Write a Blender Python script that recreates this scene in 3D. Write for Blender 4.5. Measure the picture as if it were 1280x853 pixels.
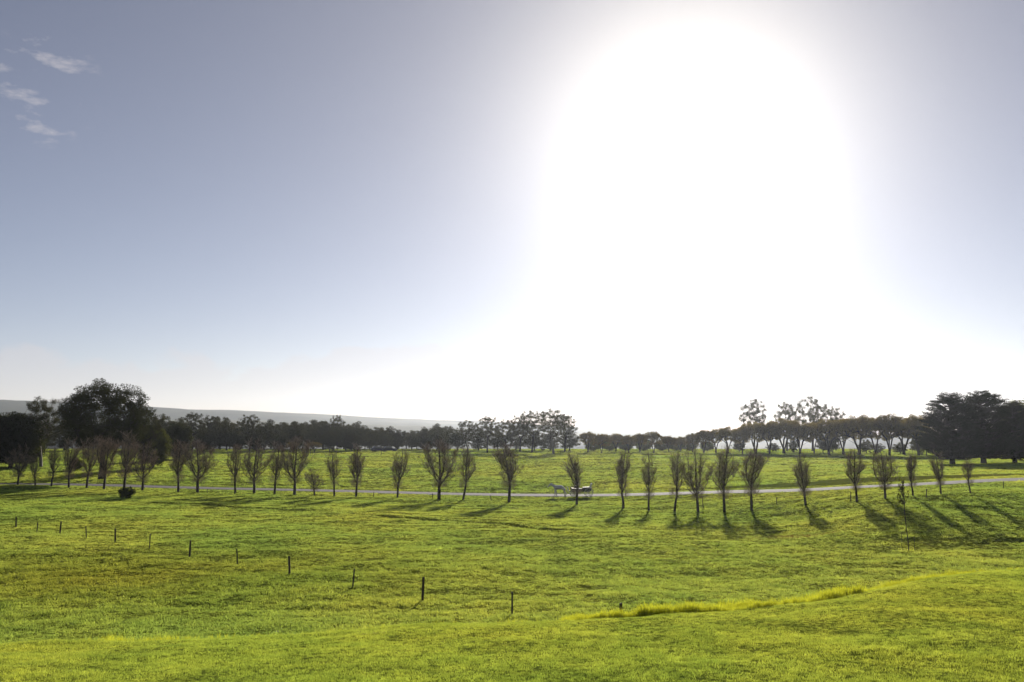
import bpy, math, random
import numpy as np
from mathutils import Vector

scene = bpy.context.scene
for o in list(bpy.data.objects):
    bpy.data.objects.remove(o)
COL = scene.collection
R = math.radians

# ------------------------------------------------------------------ camera
F = 1244.4                      # focal length in photograph pixels (35 mm lens)
HORIZON_V = 537.0
PITCH = math.atan((HORIZON_V - 426.5) / F)
cam_d = bpy.data.cameras.new('camera')
cam = bpy.data.objects.new('camera', cam_d)
COL.objects.link(cam)
cam_d.sensor_width = 36.0
cam_d.lens = 35.0
cam_d.clip_start = 0.1
cam_d.clip_end = 20000
cam.location = (0, 0, 0)
cam.rotation_euler = (math.pi / 2 + PITCH, 0, 0)
scene.camera = cam

# ------------------------------------------------------------------ sky and sun
SUN_AZ = math.atan((868 - 640) / F)       # to the right of the view axis
SUN_EL = R(16.5)
sun_dir = Vector((math.cos(SUN_EL) * math.sin(SUN_AZ), math.cos(SUN_EL) * math.cos(SUN_AZ), math.sin(SUN_EL)))

world = bpy.data.worlds.new('World')
scene.world = world
world.use_nodes = True
wn, wl = world.node_tree.nodes, world.node_tree.links
wn.clear()


def N(nodes, t, **kw):
    n = nodes.new(t)
    for k, v in kw.items():
        if k.startswith('i_'):
            key = k[2:]
            n.inputs[int(key) if key.isdigit() else key].default_value = v
        else:
            setattr(n, k, v)
    return n


def math_node(nodes, links, op, a, b=None, c=None, clamp=False):
    n = nodes.new('ShaderNodeMath')
    n.operation = op
    n.use_clamp = clamp
    for i, s in enumerate((a, b, c)):
        if s is None:
            continue
        if isinstance(s, (int, float)):
            n.inputs[i].default_value = s
        else:
            links.new(s, n.inputs[i])
    return n.outputs[0]


sky = N(wn, 'ShaderNodeTexSky', sky_type='NISHITA', sun_disc=False)
sky.sun_elevation = SUN_EL
sky.sun_rotation = SUN_AZ
sky.altitude = 50
sky.air_density = 0.6
sky.dust_density = 0.05
sky.ozone_density = 0.7
SKY_STRENGTH = 0.053
wtc = N(wn, 'ShaderNodeTexCoord')
# the aureole: sunlight scattered forward by thin high haze, falling off with the angle from the sun
dotn = N(wn, 'ShaderNodeVectorMath', operation='DOT_PRODUCT')
wl.new(wtc.outputs['Generated'], dotn.inputs[0])
dotn.inputs[1].default_value = sun_dir
ang = math_node(wn, wl, 'ARCCOSINE', math_node(wn, wl, 'MINIMUM', dotn.outputs['Value'], 0.99999))
q1 = math_node(wn, wl, 'POWER', math_node(wn, wl, 'DIVIDE', ang, R(8.4)), 2.0)
g1 = math_node(wn, wl, 'MULTIPLY', math_node(wn, wl, 'EXPONENT', math_node(wn, wl, 'MULTIPLY', q1, -1.0)), 10.5)
g2 = math_node(wn, wl, 'MULTIPLY', math_node(wn, wl, 'EXPONENT', math_node(wn, wl, 'MULTIPLY', ang, -3.0)), 5.4)
wsep = N(wn, 'ShaderNodeSeparateXYZ')
wl.new(wtc.outputs['Generated'], wsep.inputs[0])
elev = math_node(wn, wl, 'MAXIMUM', math_node(wn, wl, 'ARCSINE', wsep.outputs['Z']), 0.0)
g3 = math_node(wn, wl, 'MULTIPLY', math_node(wn, wl, 'EXPONENT', math_node(wn, wl, 'MULTIPLY', elev, -4.0)), 2.5)   # haze lying low all round
glow = None
for val, colr in ((g1, (1.0, 0.92, 0.72)), (g2, (1.0, 0.85, 0.68)), (g3, (1.0, 0.91, 0.90))):
    c_ = N(wn, 'ShaderNodeMixRGB', blend_type='MULTIPLY', i_0=1.0, i_1=(*colr, 1))
    wl.new(val, c_.inputs[2])
    if glow is None:
        glow = c_.outputs[0]
    else:
        s_ = N(wn, 'ShaderNodeMixRGB', blend_type='ADD', i_0=1.0)
        wl.new(glow, s_.inputs[1]); wl.new(c_.outputs[0], s_.inputs[2])
        glow = s_.outputs[0]
tint = N(wn, 'ShaderNodeMixRGB', blend_type='MULTIPLY', i_0=1.0, i_2=(1.06, 0.925, 0.92, 1))
wl.new(sky.outputs[0], tint.inputs[1])
sky_air = N(wn, 'ShaderNodeMixRGB', blend_type='ADD', i_0=1.0)
wl.new(tint.outputs[0], sky_air.inputs[1])
wl.new(glow, sky_air.inputs[2])
# clouds: a low bank along the horizon and a few thin wisps
sep = N(wn, 'ShaderNodeSeparateXYZ')
wl.new(wtc.outputs['Generated'], sep.inputs[0])
el = math_node(wn, wl, 'ARCSINE', sep.outputs['Z'])
nz = N(wn, 'ShaderNodeTexNoise', noise_dimensions='3D')
nz.inputs['Scale'].default_value = 9.0
nz.inputs['Detail'].default_value = 6.0
nz.inputs['Roughness'].default_value = 0.55
mp = N(wn, 'ShaderNodeMapping')
mp.inputs['Scale'].default_value = (1, 1, 2.2)
wl.new(wtc.outputs['Generated'], mp.inputs[0])
wl.new(mp.outputs[0], nz.inputs['Vector'])
top = math_node(wn, wl, 'MULTIPLY_ADD', nz.outputs[0], 0.13, 0.008)      # bank top as an elevation (radians)
bank = math_node(wn, wl, 'MULTIPLY', math_node(wn, wl, 'SUBTRACT', top, el), 110.0, clamp=True)
bank = math_node(wn, wl, 'MULTIPLY', bank, 0.7)
nz2 = N(wn, 'ShaderNodeTexNoise', noise_dimensions='3D')
nz2.inputs['Scale'].default_value = 20.0
nz2.inputs['Detail'].default_value = 7.0
nz2.inputs['Roughness'].default_value = 0.6
mp2 = N(wn, 'ShaderNodeMapping')
mp2.inputs['Scale'].default_value = (1, 1, 2.6)
mp2.inputs['Location'].default_value = (7.41, -0.61, 1.33)
wl.new(wtc.outputs['Generated'], mp2.inputs[0])
wl.new(mp2.outputs[0], nz2.inputs['Vector'])
wisp_dir = Vector((-0.4735, 0.9735, 0.3418)).normalized()
dw = N(wn, 'ShaderNodeVectorMath', operation='DOT_PRODUCT')
wl.new(wtc.outputs['Generated'], dw.inputs[0])
dw.inputs[1].default_value = wisp_dir
near = math_node(wn, wl, 'MULTIPLY', math_node(wn, wl, 'SUBTRACT', dw.outputs['Value'], 0.9985), 1500.0, clamp=True)
wisp = math_node(wn, wl, 'MULTIPLY', math_node(wn, wl, 'SUBTRACT', nz2.outputs[0], 0.54), 9.0, clamp=True)
wisp = math_node(wn, wl, 'MULTIPLY', math_node(wn, wl, 'MULTIPLY', wisp, near), 0.7)
cloud = math_node(wn, wl, 'MAXIMUM', bank, wisp)
# cloud: the air's own light veiled by an even pale cover
half = N(wn, 'ShaderNodeMixRGB', blend_type='MULTIPLY', i_0=1.0, i_2=(0.50, 0.48, 0.47, 1))
wl.new(sky_air.outputs[0], half.inputs[1])
ccol = N(wn, 'ShaderNodeMixRGB', blend_type='ADD', i_0=1.0, i_2=(5.5, 5.2, 5.3, 1))
wl.new(half.outputs[0], ccol.inputs[1])
mixc = N(wn, 'ShaderNodeMixRGB')
wl.new(cloud, mixc.inputs[0])
wl.new(sky_air.outputs[0], mixc.inputs[1])
wl.new(ccol.outputs[0], mixc.inputs[2])
bg = N(wn, 'ShaderNodeBackground')
bg.inputs['Strength'].default_value = SKY_STRENGTH
wl.new(mixc.outputs[0], bg.inputs[0])
wout = N(wn, 'ShaderNodeOutputWorld')
wl.new(bg.outputs[0], wout.inputs[0])

sun_l = bpy.data.lights.new('sun', 'SUN')
sun_l.energy = 5.0
sun_l.angle = R(0.6)
sun_l.color = (1.0, 0.93, 0.82)
sun = bpy.data.objects.new('sun', sun_l)
COL.objects.link(sun)
sun.rotation_euler = sun_dir.to_track_quat('Z', 'Y').to_euler()
sun.location = (60, 300, 120)

vs = scene.view_settings
vs.view_transform = 'Standard'
vs.look = 'None'
vs.exposure = 0.3
vs.gamma = 1.0
vs.use_curve_mapping = False
cy = scene.cycles
cy.max_bounces = 6
cy.diffuse_bounces = 3
cy.transmission_bounces = 4
cy.glossy_bounces = 2
cy.transparent_max_bounces = 4
cy.volume_bounces = 0
cy.use_denoising = True
cy.caustics_reflective = False
cy.caustics_refractive = False
cy.sample_clamp_indirect = 6.0

# ------------------------------------------------------------------ helpers
rng = np.random.default_rng(11)
random.seed(5)


def newmesh(name, verts, faces, mat=None, smooth=False):
    """faces: array (n,k) of one size, or a list of mixed faces"""
    me = bpy.data.meshes.new(name)
    verts = np.asarray(verts, dtype=np.float32)
    if isinstance(faces, np.ndarray):
        n, k = faces.shape
        me.vertices.add(len(verts))
        me.vertices.foreach_set('co', verts.ravel())
        me.loops.add(n * k)
        me.loops.foreach_set('vertex_index', faces.astype(np.int32).ravel())
        me.polygons.add(n)
        me.polygons.foreach_set('loop_start', np.arange(0, n * k, k, dtype=np.int32))
        me.polygons.foreach_set('loop_total', np.full(n, k, dtype=np.int32))
        me.update(calc_edges=True)
    else:
        me.from_pydata(verts.tolist(), [], faces)
        me.update()
    if smooth:
        me.polygons.foreach_set('use_smooth', np.ones(len(me.polygons), dtype=bool))
    if mat:
        me.materials.append(mat)
    return me


def link(name, data, parent=None, loc=None):
    o = bpy.data.objects.new(name, data)
    COL.objects.link(o)
    if parent:
        o.parent = parent
    if loc is not None:
        o.location = loc
    return o


def tag(o, label=None, cat=None, group=None, kind=None):
    if label:
        o['label'] = label
    if cat:
        o['category'] = cat
    if group:
        o['group'] = group
    if kind:
        o['kind'] = kind
    return o


def vnoise(x, y, seed=0):
    """smooth value noise in [-1,1]"""
    x = np.asarray(x, float); y = np.asarray(y, float)
    xi = np.floor(x).astype(np.int64); yi = np.floor(y).astype(np.int64)
    fx = x - xi; fy = y - yi
    fx = fx * fx * (3 - 2 * fx); fy = fy * fy * (3 - 2 * fy)

    def h(a, b):
        n = (a * 374761393 + b * 668265263 + seed * 982451653) & 0x7fffffff
        n = ((n ^ (n >> 13)) * 1274126177) & 0x7fffffff
        n = n ^ (n >> 16)
        return (n & 0xffff) / 32767.5 - 1.0
    return (h(xi, yi) * (1 - fx) + h(xi + 1, yi) * fx) * (1 - fy) + (h(xi, yi + 1) * (1 - fx) + h(xi + 1, yi + 1) * fx) * fy


def smooth01(t):
    t = np.clip(t, 0, 1)
    return t * t * (3 - 2 * t)


# ------------------------------------------------------------------ lie of the land
def z_at(v, d):
    return d * np.tan(PITCH + np.arctan((426.5 - np.asarray(v, float)) / F))


CREST_U = [-600, 0, 230, 400, 560, 700, 800, 950, 1050, 1130, 1200, 1280, 1900]
CREST_D = [23, 24, 25, 25.5, 26, 26.5, 27, 28, 29.5, 31, 33, 34, 38]
CREST_V = [802, 802, 796, 786, 777, 770, 765, 755, 741, 722, 711, 706, 700]
ROW_U = [-600, 0, 200, 400, 549, 636, 720, 780, 870, 940, 1008, 1070, 1106, 1141, 1213, 1300, 1900]
ROW_D = [160, 150, 139, 131, 124, 119, 115, 108, 101, 99, 97, 93, 91, 91, 93, 98, 118]
ROW_V = [604, 606, 614, 619, 624, 628, 631, 636, 640.5, 639, 635, 624, 620.5, 619.5, 615, 611, 604]
ROAD_U = [-600, 0, 126, 220, 400, 600, 720, 800, 900, 1005, 1060, 1120, 1191, 1280, 1900]
ROAD_D = [165, 156, 152, 145, 141, 131, 128, 124, 118, 111, 106, 105, 109, 116, 142]
ROAD_V = [603, 605.5, 606.5, 610, 613.5, 619, 619.7, 618.6, 615, 612.5, 611, 608, 603.5, 599, 588]
US = np.arange(-600, 1901, 10.0)
DS = np.concatenate([np.arange(-60, 160, 0.5), np.arange(160, 420, 4.0), np.geomspace(420, 4200, 60)])
ZT = np.zeros((len(US), len(DS)))
for i, u in enumerate(US):
    dc = np.interp(u, CREST_U, CREST_D); zc = z_at(np.interp(u, CREST_U, CREST_V), dc)
    dr = np.interp(u, ROW_U, ROW_D); zr = z_at(np.interp(u, ROW_U, ROW_V), dr)
    do = np.interp(u, ROAD_U, ROAD_D); zo = z_at(np.interp(u, ROAD_U, ROAD_V), do)
    dg = np.array([-60, 0, 16, dc - 0.3, dc + 2.5, dc + 8, dc + 14, dc + 21, 60, dr - np.interp(u, [800, 1000], [26, 24]), dr - 6, dr, do - 2.3, do + 2.3, do + 14, 215, 300, 345, 430, 700, 1200, 4200])
    zg = np.array([-1.6, -2.1, -4.06, zc, zc - 0.7, zc - 0.7 - (8.0 - 0.7 + zc) * 0.52, -8.0, -8.25, -8.32, min(-8.3, zr + 0.1), zr - min(0.6, 0.1 + 0.28 * (zr + 8.7)) if zr > -8.6 else zr - 0.05, zr, zo - 0.03, zo + 0.03, zo + (0.3 if zo < -8 else 0.02), np.interp(u, [600, 1000], [-7.1, -6.7]), -6.4, -6.6, -11, -32, -52, -62])
    ZT[i] = np.interp(DS, dg, zg)
ku = np.exp(-0.5 * (np.arange(-6, 7) / 3.0) ** 2); ku /= ku.sum()
kd = np.exp(-0.5 * (np.arange(-4, 5) / 1.3) ** 2); kd /= kd.sum()
P = np.pad(ZT, ((6, 6), (0, 0)), mode='edge')
ZT = sum(P[k:k + len(US)] * w for k, w in enumerate(ku))
P = np.pad(ZT, ((0, 0), (4, 4)), mode='edge')
ZT = sum(P[:, k:k + len(DS)] * w for k, w in enumerate(kd))


def u_of(x, y):
    return 640 + F * x / np.maximum(y, 12.0)


def H0(x, y):
    x = np.asarray(x, float); y = np.asarray(y, float)
    u = np.clip(u_of(x, y), US[0], US[-1] - 1e-6)
    d = np.clip(y, DS[0], DS[-1] - 1e-6)
    iu = np.clip(((u - US[0]) / 10.0).astype(int), 0, len(US) - 2)
    fu = (u - US[iu]) / 10.0
    j = np.clip(np.searchsorted(DS, d, side='right') - 1, 0, len(DS) - 2)
    fd = (d - DS[j]) / (DS[j + 1] - DS[j])
    return (ZT[iu, j] * (1 - fu) + ZT[iu + 1, j] * fu) * (1 - fd) + (ZT[iu, j + 1] * (1 - fu) + ZT[iu + 1, j + 1] * fu) * fd


def ground_xy(u, v, h=None):
    """first point where the view line through a photograph pixel meets the land"""
    h = h or H0
    rt, up = (u - 640) / F, (426.5 - v) / F
    wy = math.cos(PITCH) - math.sin(PITCH) * up
    wz = math.sin(PITCH) + math.cos(PITCH) * up
    d = np.arange(8, 340, 0.1)
    x, z = d * rt / wy, d * wz / wy
    below = np.nonzero(z < h(x, d))[0]
    k = below[0] if len(below) else len(d) - 1
    return x[k], d[k]


def xy_at(u, d, v=600.0):
    up = (426.5 - v) / F
    return (u - 640) / F * d / (math.cos(PITCH) - math.sin(PITCH) * up), d


# small banks and drains that cross the pasture (height, polyline)
BANKS = []
for hgt, pts in ((0.42, [(180, 629), (300, 634.5), (420, 641), (517, 649), (620, 656), (690, 664), (745, 666)]),
                 (0.30, [(935, 661), (1010, 663), (1060, 668), (1110, 671)]),
                 (0.25, [(985, 680), (1050, 683), (1110, 686)]),
                 (0.40, [(1180, 685), (1225, 682), (1300, 675), (1400, 668)]),
                 (0.22, [(90, 690), (170, 706), (250, 712), (330, 712)]),
                 (0.35, [(738, 606.5), (778, 603), (840, 596), (900, 590)])):
    xy = np.array([ground_xy(*p) for p in pts])
    BANKS.append((hgt, xy[np.argsort(xy[:, 0])]))
ROADP = np.array([xy_at(u, d, v) for u, d, v in zip(ROAD_U, ROAD_D, ROAD_V)])
_rx = np.linspace(ROADP[0, 0], ROADP[-1, 0], 400)
_ry = np.interp(_rx, ROADP[:, 0], ROADP[:, 1])
_k = np.ones(21) / 21
_ry = np.convolve(np.pad(_ry, 10, mode='edge'), _k, mode='valid')


def road_off(x, y):
    return y - np.interp(x, _rx, _ry)


def land(x, y):
    x = np.asarray(x, float); y = np.asarray(y, float)
    z = H0(x, y)
    far = smooth01((y - 36) / 12)
    quiet = smooth01((np.abs(road_off(x, y)) - 2.6) / 4.0)
    n = 0.10 * vnoise(x / 9, y / 7, 1) + 0.075 * vnoise(x / 3.1, y / 2.4, 2) + 0.05 * vnoise(x / 1.25, y / 1.0, 3)
    near_n = 0.05 * vnoise(x / 2.2, y / 2.2, 4) + 0.022 * vnoise(x / 0.8, y / 0.8, 5)
    z = z + n * far * quiet + near_n * (1 - far)
    for hgt, xy in BANKS:
        yl = np.interp(x, xy[:, 0], xy[:, 1]) + 0.5 * vnoise(x / 2.3, x * 0 + 7, 6)
        fade = smooth01((x - xy[0, 0]) / 6 + 0.3) * smooth01((xy[-1, 0] - x) / 6 + 0.3) * (0.65 + 0.5 * vnoise(x / 3.7, x * 0 + 3, 8))
        t = y - yl
        z = z + 0.36 * hgt * fade * (smooth01(t / 0.45) * (1 - smooth01((t - 1.5) / 9)) - 0.35 * np.exp(-((t + 0.3) / 0.35) ** 2))
    return z


def on_land(u, d, v=600.0):
    x, y = xy_at(u, d, v)
    return Vector((x, y, float(land(x, y))))


# ------------------------------------------------------------------ materials
def new_mat(name):
    m = bpy.data.materials.new(name)
    m.use_nodes = True
    m.node_tree.nodes.clear()
    return m, m.node_tree.nodes, m.node_tree.links


def grass_group():
    """sward colour by place: patches of lush, yellow and tired grass"""
    g = bpy.data.node_groups.new('sward_colour', 'ShaderNodeTree')
    g.interface.new_socket('Color', in_out='OUTPUT', socket_type='NodeSocketColor')
    n, l = g.nodes, g.links
    geo = N(n, 'ShaderNodeNewGeometry')
    sc = N(n, 'ShaderNodeMapping')
    sc.inputs['Scale'].default_value = (1, 0.7, 1)
    l.new(geo.outputs['Position'], sc.inputs[0])
    a = N(n, 'ShaderNodeTexNoise'); a.inputs['Scale'].default_value = 0.055; a.inputs['Detail'].default_value = 4; a.inputs['Roughness'].default_value = 0.6
    b = N(n, 'ShaderNodeTexNoise'); b.inputs['Scale'].default_value = 0.8; b.inputs['Detail'].default_value = 5; b.inputs['Roughness'].default_value = 0.65
    c = N(n, 'ShaderNodeTexNoise'); c.inputs['Scale'].default_value = 3.0; c.inputs['Detail'].default_value = 3
    for t in (a, b, c):
        l.new(sc.outputs[0], t.inputs['Vector'])
    ra = N(n, 'ShaderNodeValToRGB')
    ra.color_ramp.elements[0].position = 0.36; ra.color_ramp.elements[0].color = (0.116, 0.154, 0.028, 1)
    ra.color_ramp.elements[1].position = 0.66; ra.color_ramp.elements[1].color = (0.168, 0.178, 0.030, 1)
    l.new(a.outputs[0], ra.inputs[0])
    rb = N(n, 'ShaderNodeValToRGB')
    rb.color_ramp.elements[0].position = 0.33; rb.color_ramp.elements[0].color = (0.78, 0.84, 0.80, 1)
    rb.color_ramp.elements[1].position = 0.62; rb.color_ramp.elements[1].color = (1.12, 1.08, 1.0, 1)
    l.new(b.outputs[0], rb.inputs[0])
    m1 = N(n, 'ShaderNodeMixRGB', blend_type='MULTIPLY', i_0=1.0)
    l.new(ra.outputs[0], m1.inputs[1]); l.new(rb.outputs[0], m1.inputs[2])
    rc = N(n, 'ShaderNodeValToRGB')
    rc.color_ramp.elements[0].position = 0.3; rc.color_ramp.elements[0].color = (0.78, 0.80, 0.8, 1)
    rc.color_ramp.elements[1].position = 0.7; rc.color_ramp.elements[1].color = (1.18, 1.12, 1.1, 1)
    l.new(c.outputs[0], rc.inputs[0])
    m2 = N(n, 'ShaderNodeMixRGB', blend_type='MULTIPLY', i_0=1.0)
    l.new(m1.outputs[0], m2.inputs[1]); l.new(rc.outputs[0], m2.inputs[2])
    px_, py_ = ground_xy(110, 722)
    pm = N(n, 'ShaderNodeMapping')
    pm.inputs['Location'].default_value = (-px_ / 19, -py_ / 12, 0)
    pm.inputs['Scale'].default_value = (1 / 19, 1 / 12, 0)
    l.new(geo.outputs['Position'], pm.inputs[0])
    pl = N(n, 'ShaderNodeVectorMath', operation='LENGTH')
    l.new(pm.outputs[0], pl.inputs[0])
    pk = math_node(n, l, 'ADD', pl.outputs['Value'], math_node(n, l, 'MULTIPLY_ADD', b.outputs[0], 1.2, -0.6))
    pk = math_node(n, l, 'MULTIPLY', math_node(n, l, 'SUBTRACT', 1.4, pk), 0.8, clamp=True)
    m3 = N(n, 'ShaderNodeMixRGB', blend_type='MULTIPLY', i_2=(0.84, 0.75, 0.58, 1))
    l.new(pk, m3.inputs[0]); l.new(m2.outputs[0], m3.inputs[1])
    out = N(n, 'NodeGroupOutput')
    l.new(m3.outputs[0], out.inputs[0])
    return g


SWARD = grass_group()


def mat_blade(name, tint=(1, 1, 1), trans=1.6, rnd=0.35, fixed=None):
    m, n, l = new_mat(name)
    if fixed is None:
        g = N(n, 'ShaderNodeGroup'); g.node_tree = SWARD
        base = g.outputs[0]
    else:
        rgb = N(n, 'ShaderNodeRGB'); rgb.outputs[0].default_value = (*fixed, 1)
        base = rgb.outputs[0]
    oi = N(n, 'ShaderNodeObjectInfo')
    br = math_node(n, l, 'MULTIPLY_ADD', oi.outputs['Random'], rnd * 2, 1 - rnd)
    t = N(n, 'ShaderNodeMixRGB', blend_type='MULTIPLY', i_0=1.0, i_2=(*tint, 1))
    l.new(base, t.inputs[1])
    t2 = N(n, 'ShaderNodeMixRGB', blend_type='MULTIPLY', i_0=1.0)
    l.new(t.outputs[0], t2.inputs[1]); l.new(br, t2.inputs[2])
    d = N(n, 'ShaderNodeBsdfDiffuse')
    l.new(t2.outputs[0], d.inputs[0])
    tr = N(n, 'ShaderNodeBsdfTranslucent')
    t3 = N(n, 'ShaderNodeMixRGB', blend_type='MULTIPLY', i_0=1.0, i_2=(trans, trans * 0.97, trans * 0.8, 1))
    l.new(t2.outputs[0], t3.inputs[1]); l.new(t3.outputs[0], tr.inputs[0])
    ad = N(n, 'ShaderNodeAddShader')
    l.new(d.outputs[0], ad.inputs[0]); l.new(tr.outputs[0], ad.inputs[1])
    gl = N(n, 'ShaderNodeBsdfGlossy', i_Roughness=0.45)
    gl.inputs['Color'].default_value = (1, 1, 1, 1)
    mx = N(n, 'ShaderNodeMixShader', i_0=0.012)
    l.new(ad.outputs[0], mx.inputs[1]); l.new(gl.outputs[0], mx.inputs[2])
    o = N(n, 'ShaderNodeOutputMaterial')
    l.new(mx.outputs[0], o.inputs[0])
    return m


def mat_ground():
    m, n, l = new_mat('pasture_ground')
    g = N(n, 'ShaderNodeGroup'); g.node_tree = SWARD
    geo = N(n, 'ShaderNodeNewGeometry')
    # thin, bare places with their own outlines
    s = N(n, 'ShaderNodeTexNoise'); s.inputs['Scale'].default_value = 0.9; s.inputs['Detail'].default_value = 6; s.inputs['Roughness'].default_value = 0.7
    l.new(geo.outputs['Position'], s.inputs['Vector'])
    thr = math_node(n, l, 'MULTIPLY', math_node(n, l, 'SUBTRACT', s.outputs[0], 0.62), 7.0, clamp=True)
    mx = N(n, 'ShaderNodeMixRGB', i_2=(0.10, 0.085, 0.035, 1))
    l.new(thr, mx.inputs[0]); l.new(g.outputs[0], mx.inputs[1])
    last = mx.outputs[0]
    for (u, v, rx, ry, colr) in ((470, 790, 0.55, 0.75, (0.30, 0.26, 0.16)), (350, 789, 0.30, 0.35, (0.34, 0.30, 0.22)), (985, 671, 4.5, 1.6, (0.24, 0.17, 0.04)), (665, 636, 4.0, 2.6, (0.20, 0.19, 0.05))):
        x, y = ground_xy(u, v)
        mp = N(n, 'ShaderNodeMapping', vector_type='POINT')
        mp.inputs['Location'].default_value = (-x / rx, -y / ry, 0)
        mp.inputs['Scale'].default_value = (1 / rx, 1 / ry, 0)
        l.new(geo.outputs['Position'], mp.inputs[0])
        ln = N(n, 'ShaderNodeVectorMath', operation='LENGTH')
        l.new(mp.outputs[0], ln.inputs[0])
        k = math_node(n, l, 'ADD', ln.outputs['Value'], math_node(n, l, 'MULTIPLY_ADD', s.outputs[0], 1.6, -0.8))
        k = math_node(n, l, 'MULTIPLY', math_node(n, l, 'SUBTRACT', 1.0, k), 2.5, clamp=True)
        mz = N(n, 'ShaderNodeMixRGB', i_2=(*colr, 1))
        l.new(k, mz.inputs[0]); l.new(last, mz.inputs[1])
        last = mz.outputs[0]
    b = N(n, 'ShaderNodeBsdfDiffuse')
    l.new(last, b.inputs['Color'])
    bn = N(n, 'ShaderNodeTexNoise'); bn.inputs['Scale'].default_value = 4.0; bn.inputs['Detail'].default_value = 8; bn.inputs['Roughness'].default_value = 0.7
    l.new(geo.outputs['Position'], bn.inputs['Vector'])
    bp = N(n, 'ShaderNodeBump'); bp.inputs['Strength'].default_value = 0.8; bp.inputs['Distance'].default_value = 0.12
    l.new(bn.outputs[0], bp.inputs['Height']); l.new(bp.outputs[0], b.inputs['Normal'])
    o = N(n, 'ShaderNodeOutputMaterial')
    l.new(b.outputs[0], o.inputs[0])
    return m


def mat_plain(name, c1, c2, scale=3.0, rough=0.85, bump=0.0, spec=0.2, metal=0.0, stretch=(1, 1, 1), objcoord=True):
    m, n, l = new_mat(name)
    tc = N(n, 'ShaderNodeTexCoord')
    mp = N(n, 'ShaderNodeMapping'); mp.inputs['Scale'].default_value = stretch
    l.new(tc.outputs['Object'], mp.inputs[0])
    t = N(n, 'ShaderNodeTexNoise'); t.inputs['Scale'].default_value = scale; t.inputs['Detail'].default_value = 5; t.inputs['Roughness'].default_value = 0.65
    l.new(mp.outputs[0], t.inputs['Vector'])
    rp = N(n, 'ShaderNodeValToRGB')
    rp.color_ramp.elements[0].position = 0.35; rp.color_ramp.elements[0].color = (*c1, 1)
    rp.color_ramp.elements[1].position = 0.68; rp.color_ramp.elements[1].color = (*c2, 1)
    l.new(t.outputs[0], rp.inputs[0])
    b = N(n, 'ShaderNodeBsdfPrincipled')
    b.inputs['Roughness'].default_value = rough
    b.inputs['Metallic'].default_value = metal
    b.inputs['Specular IOR Level'].default_value = spec
    l.new(rp.outputs[0], b.inputs['Base Color'])
    if bump:
        bp = N(n, 'ShaderNodeBump'); bp.inputs['Strength'].default_value = bump; bp.inputs['Distance'].default_value = 0.05
        l.new(t.outputs[0], bp.inputs['Height']); l.new(bp.outputs[0], b.inputs['Normal'])
    o = N(n, 'ShaderNodeOutputMaterial')
    l.new(b.outputs[0], o.inputs[0])
    return m


def mat_leaf(name, col, trans=0.5, rnd=0.25):
    """foliage: per-tree tint, leaf-to-leaf mottling, some light through the leaf"""
    m, n, l = new_mat(name)
    oi = N(n, 'ShaderNodeObjectInfo')
    tc = N(n, 'ShaderNodeTexCoord')
    t = N(n, 'ShaderNodeTexNoise'); t.inputs['Scale'].default_value = 0.9; t.inputs['Detail'].default_value = 3
    l.new(tc.outputs['Object'], t.inputs['Vector'])
    f = math_node(n, l, 'MULTIPLY_ADD', t.outputs[0], 0.9, 0.55)
    f2 = math_node(n, l, 'MULTIPLY', f, math_node(n, l, 'MULTIPLY_ADD', oi.outputs['Random'], rnd * 2, 1 - rnd))
    c = N(n, 'ShaderNodeMixRGB', blend_type='MULTIPLY', i_0=1.0, i_1=(*col, 1))
    l.new(f2, c.inputs[2])
    d = N(n, 'ShaderNodeBsdfDiffuse'); l.new(c.outputs[0], d.inputs[0])
    tr = N(n, 'ShaderNodeBsdfTranslucent')
    c2 = N(n, 'ShaderNodeMixRGB', blend_type='MULTIPLY', i_0=1.0, i_2=(trans * 1.25, trans * 1.2, trans * 0.6, 1))
    l.new(c.outputs[0], c2.inputs[1]); l.new(c2.outputs[0], tr.inputs[0])
    ad = N(n, 'ShaderNodeAddShader'); l.new(d.outputs[0], ad.inputs[0]); l.new(tr.outputs[0], ad.inputs[1])
    o = N(n, 'ShaderNodeOutputMaterial'); l.new(ad.outputs[0], o.inputs[0])
    return m


M_ground = mat_ground()
M_lawn = mat_blade('lawn_blades', (1.08, 1.06, 0.92), 2.0, 0.35)
M_tuft = mat_blade('pasture_blades', (0.95, 1.0, 1.1), 2.1, 0.32)
M_tall = mat_blade('tall_yellow_grass', (1, 1, 1), 1.9, 0.3, fixed=(0.190, 0.200, 0.016))
M_rank = mat_blade('rank_drain_grass', (1, 1, 1), 0.5, 0.3, fixed=(0.085, 0.10, 0.022))
M_road = mat_plain('road_asphalt', (0.085, 0.077, 0.069), (0.145, 0.132, 0.115), 1.2, 0.9, 0.15)
M_bark_d = mat_plain('dark_bark', (0.020, 0.017, 0.015), (0.050, 0.042, 0.036), 5, 0.95, 0.5, stretch=(1, 1, 0.25))
M_bark_p = mat_plain('pale_gum_bark', (0.13, 0.11, 0.09), (0.36, 0.32, 0.27), 2.2, 0.9, 0.3, stretch=(1, 1, 0.3))
M_bark_pop = mat_plain('grey_brown_bark', (0.045, 0.037, 0.032), (0.095, 0.08, 0.07), 6, 0.95, 0.4, stretch=(1, 1, 0.3))
M_twig = mat_plain('bare_twigs', (0.24, 0.18, 0.13), (0.40, 0.31, 0.23), 1.5, 0.9)
M_gum = mat_leaf('gum_leaves', (0.036, 0.036, 0.019), 0.45)
M_dome = mat_leaf('dome_tree_leaves', (0.026, 0.029, 0.013), 0.45)
M_dark = mat_leaf('dark_dense_leaves', (0.017, 0.019, 0.009), 1.0)
M_olive = mat_leaf('olive_leaves', (0.042, 0.046, 0.014), 1.1)
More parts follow.
